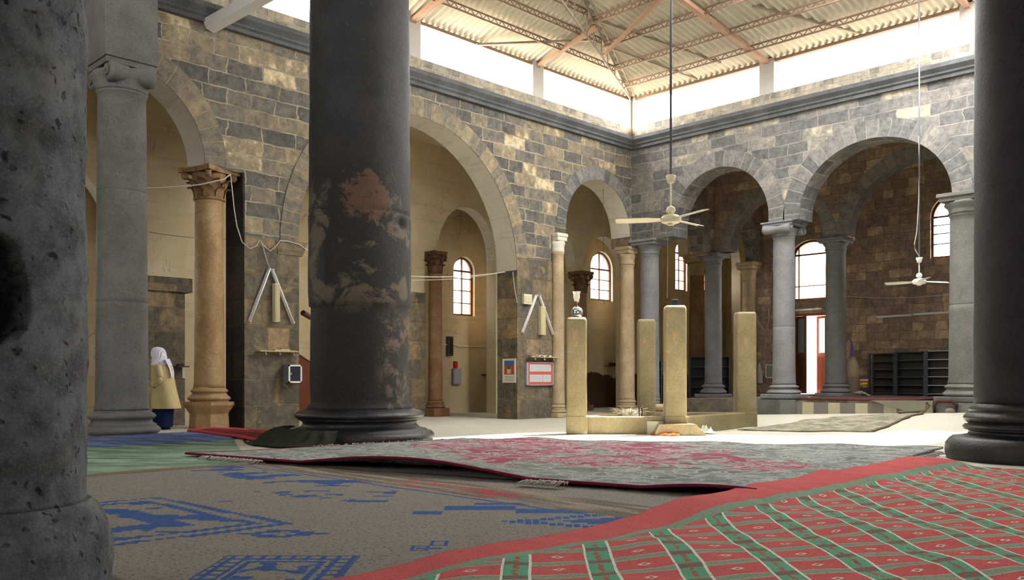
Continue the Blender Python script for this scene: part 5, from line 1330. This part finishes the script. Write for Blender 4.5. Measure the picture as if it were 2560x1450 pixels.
col = t.mix(.25, col, t.mix(wv.outputs['Fac'], col, (.02, .02, .02, 1)))
col = speck(t, col, .56, .65, srgb(46, 44, 40)); M_brownrug = t.bsdf(col, .95, t.bump(t.fuzz, .6, .01), spec=.1)

# grey and magenta worn carpet
t = RT('grey_magenta_carpet')
base = t.mix(t.step(t.noise(t.c, 2.2, 7, .75, .5).outputs[0], .3, .7), srgb(98, 105, 102), srgb(150, 154, 149))
mg = t.noise(t.vmul(t.c, (.55, .8, 1)), 1.25, 5, .62, 1.2).outputs[0]
inr = t.math('MULTIPLY', t.math('GREATER_THAN', t.x, 4.9), t.math('LESS_THAN', t.x, 10.8))
m1 = t.math('MULTIPLY', t.step(mg, .50, .53), inr)
medal = t.dia(t.x, t.y, 7.6, -11.2, 3.1, 1.9)
m2 = t.math('MULTIPLY', t.math('MULTIPLY', band(medal, .25, 1.0), inr), t.step(mg, .43, .46))
col = t.mix(t.math('MULTIPLY', t.math('MAXIMUM', t.math('MULTIPLY', m1, t.math('LESS_THAN', medal, 1.25)), m2), .85), base, t.mix(t.mot, srgb(140, 54, 80), srgb(168, 80, 102)))
ln = t.noise(t.vmul(t.c, (1, 1, 1)), 2.1, 3, .5, 1.6).outputs[0]
l1 = t.math('LESS_THAN', t.math('ABSOLUTE', t.math('SUBTRACT', ln, .5)), .026)
l2 = t.math('LESS_THAN', t.math('ABSOLUTE', t.math('SUBTRACT', ln, .58)), .018)
col = t.mix(t.math('MULTIPLY', t.math('MAXIMUM', l1, l2), .65), col, srgb(186, 188, 184))
fl = t.noise(t.c, 34., 4, .8).outputs[0]; col = t.mix(t.math('MULTIPLY', t.step(fl, .58, .7), .5), col, srgb(178, 180, 176))
col = speck(t, col, .60, .4, srgb(50, 54, 54)); M_greyrug = t.bsdf(col, .95, t.bump(t.fuzz, .7, .015), spec=.1)
M_maroon = plain('maroon_binding', srgb(112, 30, 52), .9, 0, .1, .2, 12)

# green and blue carpet
t = RT('green_blue_carpet')
st = t.noise(t.vmul(t.comb(t.r, t.f), (.6, 2.4, 1)), 1.8, 6, .7, .4).outputs[0]
gr = t.mix(t.step(st, .35, .68), srgb(92, 116, 98), srgb(150, 172, 150)); bl = t.mix(t.step(st, .42, .66), srgb(78, 94, 138), srgb(132, 146, 178))
xe = t.math('ADD', t.x, t.math('MULTIPLY', t.math('SUBTRACT', st, .5), .5))
col = t.mix(t.math('LESS_THAN', xe, 2.5), gr, bl)
col = t.mix(t.math('MULTIPLY', t.step(st, .36, .30), .7), col, srgb(44, 66, 56)); col = speck(t, col, .6, .4, srgb(50, 70, 60))
M_greenrug = t.bsdf(col, .95, t.bump(t.fuzz, .6, .01), spec=.1)
t = RT('red_patterned_carpet'); nn = t.noise(t.c, 4., 6, .8, .5).outputs[0]
col = t.mix(t.step(nn, .45, .6), srgb(124, 48, 48), srgb(76, 34, 38)); col = t.mix(t.math('MULTIPLY', t.step(nn, .62, .66), .8), col, srgb(200, 160, 150)); M_redrug = t.bsdf(col, .95, t.bump(t.fuzz, .5, .01), spec=.1)
t = RT('thin_faded_rug'); nn = t.noise(t.c, 3., 6, .75, 1.).outputs[0]
col = t.mix(t.step(nn, .4, .6), srgb(158, 156, 136), srgb(118, 114, 98)); col = t.mix(t.math('MULTIPLY', t.step(t.noise(t.c, 2., 3).outputs[0], .6, .66), .5), col, srgb(170, 120, 100)); M_faded = t.bsdf(col, .95, None, spec=.1)

def rug(name, label, cat, mat, c, nx, ny, hfun, thick=.012, edge_mat=None, edges=(1, 1, 1, 1), ew=.05, jag=0.):
    """c = four floor corners a b c d; hfun(x, y, u, v) height of the top above the floor"""
    t = thing(name, label, cat, ((c[0][0]+c[2][0])/2, (c[0][1]+c[2][1])/2, 0)); A, B_, C_, D_ = [Vector((p[0], p[1])) for p in c]
    rows, uvs, und = [], [], []
    for j in range(ny+1):
        v = j/ny; r_, u_, b_ = [], [], []
        for i in range(nx+1):
            u = i/nx; p = (A*(1-u)+B_*u)*(1-v)+(D_*(1-u)+C_*u)*v
            if jag and (i in (0, nx) or j in (0, ny)): p = p+Vector((nz(p.x*1.7, p.y*1.7, 1), nz(p.x*1.7, p.y*1.7, 5)))*jag
            h = fz(p.x, p.y)+thick+hfun(p.x, p.y, u, v); r_.append((p.x, p.y, h)); u_.append((p.x, p.y)); b_.append((p.x, p.y, h-thick))
        rows.append(r_); uvs.append(u_); und.append(b_)
    m = MB(); m.grid(rows, uvs=uvs); m.grid(und, uvs=uvs)
    per = [(0, i) for i in range(nx+1)]+[(j, nx) for j in range(1, ny+1)]+[(ny, i) for i in range(nx-1, -1, -1)]+[(j, 0) for j in range(ny-1, -1, -1)]
    for (a, b), (c2, d2) in zip(per, per[1:]):
        m.quad(rows[a][b], rows[c2][d2], und[c2][d2], und[a][b], 0, (uvs[a][b], uvs[c2][d2], uvs[c2][d2], uvs[a][b]))
    o = m.build('pile', mat, t)
    if edge_mat:
        lines = [rows[0], [r_[-1] for r_ in rows], rows[-1], [r_[0] for r_ in rows]]
        for e, ln_ in zip(edges, lines):
            if e: MB().tube([(p[0], p[1], p[2]-thick*.4) for p in ln_], ew*.3, 6).build('binding', edge_mat, t)
    return t, rows
def fringe(t, a, b, n, L, mat, seed, z=.03, w=.006, dirn=(0, -1)):
    rnd = random.Random(seed); m = MB(); a, b = Vector(a), Vector(b)
    for i in range(n):
        p = a+(b-a)*rnd.random(); d = Vector((dirn[0], dirn[1], 0))*L*rnd.uniform(.5, 1.)+Vector((rnd.uniform(-.5, .5), rnd.uniform(-.5, .5), 0))*L
        zz = p.z; m.tube([(p.x, p.y, zz), (p.x+d.x*.5, p.y+d.y*.5, zz+rnd.uniform(0, .025)), (p.x+d.x, p.y+d.y, max(.01, zz-.02)+rnd.uniform(0, .02))], [w, w, w*.5], 4)
    m.build('fringe', mat, t)
M_fringe = plain('dirty_white_fringe', srgb(176, 172, 164), .95, 0, .1, .2)
und_ = lambda s, a: (lambda x, y, u, v: a*max(0, .35+nz(x*s, y*s)))
# brown and blue, the lowest in the pile
rug('carpet', 'large brown grey carpet with blue stepped motifs filling the foreground', 'carpet', M_brownrug, [(5.84, -18.38), (12.6, -18.38), (12.2, -13.0), (5.84, -14.75)], 60, 60, lambda x, y, u, v: .004*nz(x*2, y*2), edge_mat=plain('grey_binding', srgb(120, 110, 100), .9), edges=(0, 0, 0, 1), ew=.06)
rug('carpet', 'green carpet with a blue far end, behind the grey pitted column', 'carpet', M_greenrug, [(1.25, -19.5), (5.86, -19.5), (5.80, -14.9), (.95, -12.7)], 50, 50, lambda x, y, u, v: .006+.008*max(0, nz(x*1.1, y*1.1)), edge_mat=plain('beige_binding', srgb(130, 118, 96), .9), edges=(0, 1, 0, 0), ew=.08)
t_, rows = rug('carpet', 'grey and magenta worn carpet with maroon edges crossing the middle', 'carpet', M_greyrug, [(4.38, -15.05), (11.6, -13.55), (10.85, -7.15), (4.72, -10.6)], 110, 70,
    lambda x, y, u, v: .028+.02*max(0, nz(x*.8, y*.8, 3))+.11*S(1-v*7)*(.15+max(0, sin((u-.28)*pi/.42)) if .28 < u < .70 else .15+(.5*max(0, sin((u-.86)*pi/.2)) if .86 < u else 0))+(.05*S((v-.93)*12)*max(0, nz(x*1.3+4, 0, 0)+.2)), edge_mat=M_maroon, edges=(1, 0, 1, 1), ew=.055, thick=.022)
fringe(t_, (9.55, -14.15, .05), (9.95, -14.0, .06), 90, .16, M_fringe, 4)
fringe(t_, (4.9, -15.0, .04), (5.9, -14.8, .04), 110, .14, M_fringe, 5)
fringe(t_, (11.45, -12.6, .04), (11.05, -7.9, .04), 520, .09, M_fringe, 6, dirn=(1, 0))
fringe(t_, (4.5, -13.2, .045), (4.7, -11.0, .045), 160, .10, M_fringe, 8, dirn=(-1, .2))
t_, rows = rug('carpet', 'red and green plaid rug with a plain red border in the right foreground', 'carpet', M_plaid, [(11.62, -18.6), (17.2, -18.6), (17.2, -9.2), (11.28, -9.45)], 130, 170,
    lambda x, y, u, v: .014+.035*max(0, nz(x*1.3, y*1.3, 9)+.15)+.012*nz(x*4, y*4, 2)+.045*S((.04-u)*30)*max(0, nz(y*1.1, 3)+.1)+(.07*S((y+15.2)*1.5))*S((12.0-x)*4), thick=.012)
rug('carpet', 'red patterned carpet rumpled in front of the left pier', 'carpet', M_redrug, [(1.0, -13.45), (3.0, -13.1), (2.0, -11.3), (.25, -11.95)], 30, 30, lambda x, y, u, v: .03+.05*max(0, nz(x*1.6, y*1.6, 2)), edge_mat=plain('red_pink_binding', srgb(170, 60, 66), .9), ew=.09)
rug('carpet', 'thin faded rug on the pale floor before the platform', 'carpet', M_faded, [(6.3, -4.9), (8.6, -4.1), (8.35, 0.0-.9), (6.6, -2.6)], 30, 30, lambda x, y, u, v: .01+.03*max(0, nz(x*2, y*2, 6)), edge_mat=M_dwire, edges=(0, 1, 0, 0), ew=.08, jag=.15)
p = Vector((8.33, -.88, fz(8.33, -.9))); m = MB(); m.tube([p+Vector((-.3, -.6, .03)), p+Vector((0, 0, .05)), p+Vector((.06, .03, .17)), p+Vector((.03, .0, .24))], [.03, .04, .05, .03], 8); m.build('rug_corner', M_dwire, origin=tuple(p), label='curled end of the thin rug standing up on the floor', cat='carpet')
# dark green blanket bundled round the foot of the big column
x, y = gpos(903, 14.35); t = thing('blanket', 'dark green blanket heaped around the left foot of the huge column', 'blanket', (x-.8, y-.9, 0)); rows = []
for i in range(61):
    a = radians(-152+i*1.7)-0.; row = []
    for j in range(15):
        s = j/14; rr = 1.2+.62*s*(1+.15*nz(i*.2, 1)); fold = .075*sin(i*1.15+2.2*nz(i*.1, j*.2))*(1-abs(2*s-1)**2)
        zz = .02+(.20+.05*nz(i*.15, 4))*(1-S(s*1.15))+max(0, fold)*(1.-s*.5)
        row.append((x+rr*cos(a), y+rr*sin(a), zz))
    rows.append(row)
m = MB(); m.grid(rows); m.grid([[(p[0], p[1], p[2]-.015) for p in r] for r in rows]); m.build('cloth', plain('dark_green_blanket', srgb(46, 50, 40), .95, 0, .1, .4), t)
m = MB(); m.tube([(p[-1][0], p[-1][1], p[-1][2]+.01) for p in rows], .018, 6); m.build('hem', plain('dark_green_hem', srgb(36, 50, 34), .95), t)

# ================================================================== PERSON (seen from behind and the side, facing left, hand in the coat pocket)
fp = 15.75; x, y = gpos(409, fp); zf = fz(x, y)
pt = thing('person', 'person in beige coat, dark blue trousers and white headscarf, standing turned away', 'person', (x, y, zf))
Hh = 1.48
def pl(r_, f_, z): return Vector((x, y, zf))+rt_*(r_*1.22)-fr_*(f_*1.08)+Vector((0, 0, z))       # r_ right in the picture, f_ away from the viewer
bm = bmesh.new(); sk = bm.verts.layers.skin.verify()
J = {}
def jv(k, r_, f_, z, rad):
    v = bm.verts.new(pl(r_, f_, z)-Vector((x, y, zf))); v[sk].radius = (rad, rad); J[k] = v; return v
jv('pel', .0, 0, .78, .115); jv('waist', -.005, 0, .92, .11); jv('chest', -.015, 0, 1.10, .12); jv('neck', -.05, 0, 1.23, .05); jv('head', -.085, 0, 1.33, .075); jv('crown', -.09, 0, 1.41, .06)
for s, n_ in ((-1, 'L'), (1, 'R')):
    jv('hip'+n_, 0, s*.08, .74, .085); jv('knee'+n_, -.01+.02*s, s*.085, .42, .058); jv('ank'+n_, .01+.02*s, s*.085, .07, .04); jv('toe'+n_, -.11+.02*s, s*.09, .03, .032)
    jv('sh'+n_, -.02, s*.155, 1.14, .055); jv('elb'+n_, .03, s*.22, .90, .04); jv('wri'+n_, -.07, s*.155, .80, .027); jv('palm'+n_, -.095, s*.14, .755, .026)
E_ = [('pel', 'waist'), ('waist', 'chest'), ('chest', 'neck'), ('neck', 'head'), ('head', 'crown')]
for n_ in 'LR': E_ += [('pel', 'hip'+n_), ('hip'+n_, 'knee'+n_), ('knee'+n_, 'ank'+n_), ('ank'+n_, 'toe'+n_), ('chest', 'sh'+n_), ('sh'+n_, 'elb'+n_), ('elb'+n_, 'wri'+n_), ('wri'+n_, 'palm'+n_)]
for s, n_ in ((-1, 'L'), (1, 'R')):
    for k, (df, L) in enumerate(((-.018, .05), (-.006, .06), (.006, .058), (.018, .045))):
        a = jv('f%d%s' % (k, n_), -.105, s*.135+df, .72, .009); b = jv('g%d%s' % (k, n_), -.108, s*.13+df*1.1, .72-L*.5, .008); c = jv('h%d%s' % (k, n_), -.10, s*.125+df*1.1, .72-L, .007)
        E_ += [('palm'+n_, 'f%d%s' % (k, n_)), ('f%d%s' % (k, n_), 'g%d%s' % (k, n_)), ('g%d%s' % (k, n_), 'h%d%s' % (k, n_))]
    jv('t'+n_, -.085, s*.11, .74, .010); jv('u'+n_, -.09, s*.10, .71, .008); E_ += [('wri'+n_, 't'+n_), ('t'+n_, 'u'+n_)]
for a, b in E_: bm.edges.new((J[a], J[b]))
J['pel'][sk].use_root = True
me = bpy.data.meshes.new('body'); bm.to_mesh(me); bm.free(); me.materials.append(plain('skin', srgb(196, 150, 122), .6)); ob = bpy.data.objects.new('body', me); COL.objects.link(ob); ob.parent = pt
ob.modifiers.new('skin', 'SKIN').use_smooth_shade = True; sb = ob.modifiers.new('sub', 'SUBSURF'); sb.levels = sb.render_levels = 1
# face
m = MB(); hc = pl(-.115, 0, 1.335)
m.tube([hc+rt_*-.045+Vector((0, 0, .02)), hc+rt_*-.072+Vector((0, 0, -.012)), hc+rt_*-.05+Vector((0, 0, -.02))], [.008, .013, .008], 8); m.build('nose', plain('skin_nose', srgb(196, 150, 122), .6), pt)
m = MB(); 
for s in (-1, 1): m.lathe([(.0, -.008), (.009, 0), (0, .008)], tuple(hc+rt_*-.042+fr_*(.03*s)+Vector((0, 0, .015))), 8)
m.build('eyes', M_black, pt)
m = MB(); m.tube([hc+rt_*-.05+fr_*.02+Vector((0, 0, -.045)), hc+rt_*-.056+Vector((0, 0, -.045)), hc+rt_*-.05-fr_*.02+Vector((0, 0, -.045))], .006, 6); m.build('mouth', plain('lip', srgb(150, 90, 80)), pt)
def loft(sections, seg=40, fn=None):
    """(z, centre r, centre f, half width r, half width f)"""
    rows = []
    for k, (z, cr, cf, a, b) in enumerate(sections):
        rows.append([tuple(pl(cr+(a*(1+(fn(k, t_) if fn else 0)))*cos(t_), cf+(b*(1+(fn(k, t_) if fn else 0)))*sin(t_), z)) for t_ in [2*pi*i/seg for i in range(seg)]])
    return rows
tc = NT('beige_coat_cloth'); cc = tc.coord(); nn = tc.noise(tc.vmul(cc, (1, 1, .6)), 9., 4, .6).outputs[0]
tc.bsdf(tc.mix(nn, srgb(186, 166, 120), srgb(210, 192, 148)), .85, tc.bump(nn, .6, .03), spec=.15); M_coat = tc.m
prof_c = [(.375, .035, 0, .205, .20), (.38, .035, 0, .212, .205), (.50, .025, 0, .198, .20), (.62, .015, 0, .182, .195), (.75, .005, 0, .168, .19), (.88, -.01, 0, .158, .185), (.98, -.015, 0, .155, .19), (1.08, -.02, 0, .148, .20), (1.14, -.03, 0, .135, .19), (1.185, -.045, 0, .105, .14), (1.22, -.06, 0, .075, .085), (1.245, -.07, 0, .065, .07)]
m = MB(); m.grid(loft(prof_c, 48, lambda k, t_: .035*sin(t_*5+k*.25)*max(0, 1-k/7)+.012*sin(t_*9+k)), closed_u=True); m.grid(loft([(z, a, b, c-.012, d-.012) for z, a, b, c, d in prof_c[:9]], 48, lambda k, t_: .035*sin(t_*5+k*.25)*max(0, 1-k/7)), closed_u=True)
m.build('coat', M_coat, pt, sub=1)
for s in (-1, 1):
    m = MB(); pts = [pl(-.03, s*.15, 1.145), pl(-.005, s*.19, 1.07), pl(.02, s*.215, .98), pl(.035, s*.225, .905), pl(.0, s*.222, .86), pl(-.055, s*.20, .82), pl(-.10, s*.175, .79)]
    N = 22; cur = []
    for i in range(N+1):
        q_ = i/N*(len(pts)-1); k = min(int(q_), len(pts)-2); cur.append(pts[k].lerp(pts[k+1], q_-k))
    rad = [.062-.004*(i/N*3)+.006*sin(i*1.9)*S((i/N-.3)*4) for i in range(N+1)]; rad[0] = .06; m.tube(cur, rad, 16); m.build('sleeve', M_coat, pt, sub=1)
m = MB(); a, b = pl(-.10, -.205, .80), pl(-.045, -.208, .74); m.tube([a, b], .006, 6); m.build('pocket_slit', M_black, pt)
prof_t = [(.045, -.015, 0, .135, .15), (.10, -.015, 0, .14, .155), (.25, -.01, 0, .142, .16), (.42, -.005, 0, .145, .16), (.60, .0, 0, .15, .17)]
m = MB(); m.grid(loft(prof_t, 40, lambda k, t_: .05*sin(t_*4+k*.2)), closed_u=True); m.build('trousers', M_navy, pt, sub=1)
for s in (-1, 1):
    m = MB(); c_ = pl(-.03, s*.075, .0); rows = []
    for i in range(9):
        u_ = -1+2*i/8; w_ = .042*sqrt(max(.02, 1-abs(u_)**2.6)); rows.append([tuple(c_-rt_*(.13*u_)+fr_*(w_*cos(pi*j/8))+Vector((0, 0, .062*sin(pi*j/8)*(1-.45*max(0, u_))*sqrt(max(.05, 1-abs(u_)**3))))) for j in range(9)])
    m.grid(rows); m.build('shoe', M_black, pt)
tc = NT('white_headscarf_cloth'); cc = tc.coord(); w_ = tc.n('ShaderNodeTexWave'); tc.put(w_.inputs['Vector'], cc); w_.inputs['Scale'].default_value = 14.; w_.inputs['Distortion'].default_value = 2.
tc.bsdf(tc.mix(w_.outputs['Fac'], srgb(214, 212, 228), srgb(238, 237, 244)), .85, tc.bump(w_.outputs['Fac'], .4, .02), spec=.15)
rows = []
for k, (z, cr, a, b) in enumerate([(1.475, -.085, .004, .004), (1.47, -.085, .045, .04), (1.45, -.083, .082, .068), (1.41, -.078, .105, .086), (1.36, -.075, .112, .093), (1.30, -.068, .112, .094), (1.25, -.058, .112, .10), (1.20, -.045, .125, .135), (1.15, -.03, .145, .175)]):
    row = []
    for i in range(41):
        t_ = 2*pi*i/40; u_, v_ = cos(t_), sin(t_)
        r_ = cr+a*u_; 
        if 1.26 < z < 1.43 and u_ < -.55: r_ = cr-a*.80-(.0)      # opening round the face
        row.append(tuple(pl(r_+.004*sin(t_*11+k), b*v_, z)))
    rows.append(row)
m = MB(); m.grid(rows); m.build('headscarf', tc.m, pt, sub=1)
m = MB(); rows = []                   # the scarf's tail down the back
for i in range(11):
    s = i/10; rows.append([tuple(pl(.05+.085*sin(s*1.6)+.006*cos(j*1.6), -.15+.22*j/8*(1-.35*s)+.03*s, 1.27-.33*s-.02*sin(pi*j/8))) for j in range(9)])
m.grid(rows); m.grid([[(q_[0]+.006, q_[1]+.006, q_[2]) for q_ in r] for r in rows]); m.build('scarf_tail', tc.m, pt)

# ================================================================== WIRES
A0 = Vector
cable('pale cable strung from the grey column to the orange column capital', sag(atf(222, 470, 15.2), onX(497, 462, .12), .03)+[tuple(onX(560, 448, .12)), tuple(onX(576, 436, .08))], .010)
cable('pale cable looping down from the orange capital across the left pier', [onX(*p_, X=.05) for p_ in ((576, 436), (580, 470), (585, 520), (592, 565), (605, 605), (625, 622), (640, 615), (650, 600), (660, 615), (675, 628), (690, 615), (700, 602), (720, 603), (750, 612), (775, 632))], .010)
cable('thin wire dropping from the loop to the tube lights on the left pier', [onX(*p_, X=.05) for p_ in ((652, 602), (661, 630), (668, 655), (675, 670))], .007)
cable('pale cable crossing the great middle arch from the big column to the second pier', sag(atf(1015, 690, 19.0), onX(1262, 680, .06), .06, 20), .010)
cable('second thinner cable crossing the great arch just below the first', sag(atf(1015, 700, 19.0), onX(1240, 684, .06), .05, 16), .006)
cable('white wire hanging down the side of the second pier', [onY(1282, 680, -4.63), onY(1284, 700, -4.63), onY(1288, 730, -4.63), onY(1293, 757, -4.63)], .010)
cable('thin cable sagging across the far stone wall behind the low fan', sag(onY(2110, 740, 6.9), onY(2396, 733, 6.9), .10, 16), .012)
cable('pale cable looping beside the rod of the low white fan', [atf(2297, 340, 18.38), atf(2297, 500, 18.38), atf(2292, 580, 18.38), atf(2286, 610, 18.38), atf(2288, 625, 18.38), atf(2298, 640, 18.38)], .009)
cable('thin dark wire hanging under the near fan to the box on the pillar', [atf(1670, 568, 13.5), atf(1668, 745, 15.9)], .005, M_dwire)
cable('long thin wire hanging inside the narrow arch', [onX(1508, 455, -.3), onX(1508, 600, -.3), onX(1510, 760, -1.5)], .006, M_dwire)
cable('thin wire crossing the aisle behind the orange column', sag(onX(372, 580, -2.4), onX(600, 597, -2.4), .05), .006, M_dwire)
cable('two short wires at the right edge of the left pier arch', [onX(752, 612, -.2), onX(765, 622, -.4), onX(790, 640, -1.)], .008)
m = MB(); a = onX(757, 782, -.4); b = onX(795, 805, -.6); m.tube([a, b], [.06, .05], 8); m.build('wooden_bracket', M_wood, origin=tuple(a), label='short broken wooden stub beside the big dark column', cat='bracket')

# ================================================================== CAMERA, SKY, SUN
cam = bpy.data.cameras.new('camera'); co = bpy.data.objects.new('camera', cam); COL.objects.link(co)
co.location = (CX, CY, EYE); co.rotation_euler = (pi/2, 0, radians(45))
cam.sensor_fit = 'HORIZONTAL'; cam.sensor_width = 36; cam.lens = F/2560*36; cam.shift_y = (HYP-725)/2560; cam.clip_start = .05; cam.clip_end = 300
SC.camera = co
w = bpy.data.worlds.new('sky'); SC.world = w; w.use_nodes = True
bg = w.node_tree.nodes['Background']; bg.inputs[0].default_value = (1., .985, .96, 1); wt = w.node_tree; wc = wt.nodes.new('ShaderNodeTexCoord'); ws = wt.nodes.new('ShaderNodeSeparateXYZ'); wm = wt.nodes.new('ShaderNodeMapRange')
wt.links.new(wc.outputs['Generated'], ws.inputs[0]); wt.links.new(ws.outputs[2], wm.inputs[0])
wm.inputs[1].default_value = -.06; wm.inputs[2].default_value = .06; wm.inputs[3].default_value = 4.5; wm.inputs[4].default_value = 24.   # ground below, bright sky above
wt.links.new(wm.outputs[0], bg.inputs[1])
sl = bpy.data.lights.new('sun', 'SUN'); sl.energy = 30; sl.angle = radians(.6); sl.color = (1., .93, .80)
so = bpy.data.objects.new('sun', sl); COL.objects.link(so); so.rotation_euler = SUN.to_track_quat('Z', 'Y').to_euler(); so.location = (6, 10, 30)
def portal(loc, nrm, sx, sy):
    l = bpy.data.lights.new('portal', 'AREA'); l.shape = 'RECTANGLE'; l.size = sx; l.size_y = sy; l.cycles.is_portal = True; l.energy = 0
    o = bpy.data.objects.new('portal', l); COL.objects.link(o); o.location = loc
    z = -Vector(nrm); up = Vector((0, 0, 1)); xx = up.cross(z).normalized(); yy = z.cross(xx)
    if abs(z.z) > .9: o.rotation_euler = (0, 0, 0) if z.z > 0 else (pi, 0, 0)
    else: o.rotation_euler = Matrix((xx, yy, z)).transposed().to_euler()
portal((-.7, -6, 8.46), (1, 0, 0), 12.4, .9); portal((6.8, .7, 8.46), (0, -1, 0), 14, .9)
portal((14.0, -12, 8.46), (-1, 0, 0), 24, .9); portal((6.5, -24, 8.46), (0, 1, 0), 12, .9)
portal((-4.9, -2.53, 3.75), (1, 0, 0), .9, 1.9); portal((-4.9, 3.9, 4.6), (1, 0, 0), 1.3, 1.8); portal((-4.9, 8.75, 5.3), (1, 0, 0), .9, 2.); portal((-4.9, 10.2, 5.1), (1, 0, 0), .9, 1.3); portal((-4.9, -14.6, 3.75), (1, 0, 0), .9, 1.8)
portal((1.9, 7.6, 4.5), (0, -1, 0), 1.3, 2.); portal((6.24, 7.6, 5.4), (0, -1, 0), 1.3, 1.9); portal((1.9, 7.6, 1.8), (0, -1, 0), 1.2, 2.6)
portal((18.4, -12, 3.4), (-1, 0, 0), 12, 2.2); portal((6, -26.9, 3.4), (0, 1, 0), 6.4, 2.2)
portal((8.5, -3.5, 9.9), (0, 0, -1), 8, 5)
vs = SC.view_settings; vs.view_transform = 'Standard'; vs.look = 'None'; vs.gamma = 1; vs.use_curve_mapping = False; vs.exposure = .15
SC.cycles.max_bounces = 10; SC.cycles.diffuse_bounces = 5; SC.cycles.adaptive_threshold = .03; SC.cycles.transparent_max_bounces = 12; SC.cycles.caustics_reflective = False; SC.cycles.caustics_refractive = False
SC.cycles.sample_clamp_indirect = 8.

# like things share a group phrase
GR = {'roof_purlin': 'laced purlins under the roof', 'roof_tie': 'pink steel roof ties', 'roof_brace': 'slanting roof braces', 'roof_hanger': 'hanger rods in the roof',
      'marble_pillar': 'short marble pillars round the kerb', 'tube_light': 'white tube lights on the walls', 'metal_rack': 'metal racks on the platform', 'ceiling_fan': 'ceiling fans',
      'cord': 'pale cords by the clay jar', 'paper': 'papers on the second pier shelf', 'door_leaf': 'leaves of the wooden door', 'book': 'books on the pier shelves',
      'column_speaker': 'beige boxes between the tube lights', 'cloth_bundle': 'small bundles'}
for o in list(bpy.data.objects):
    if o.parent is None and 'label' in o:
        b_ = o.name.split('.')[0]
        if b_ in GR: o['group'] = GR[b_]
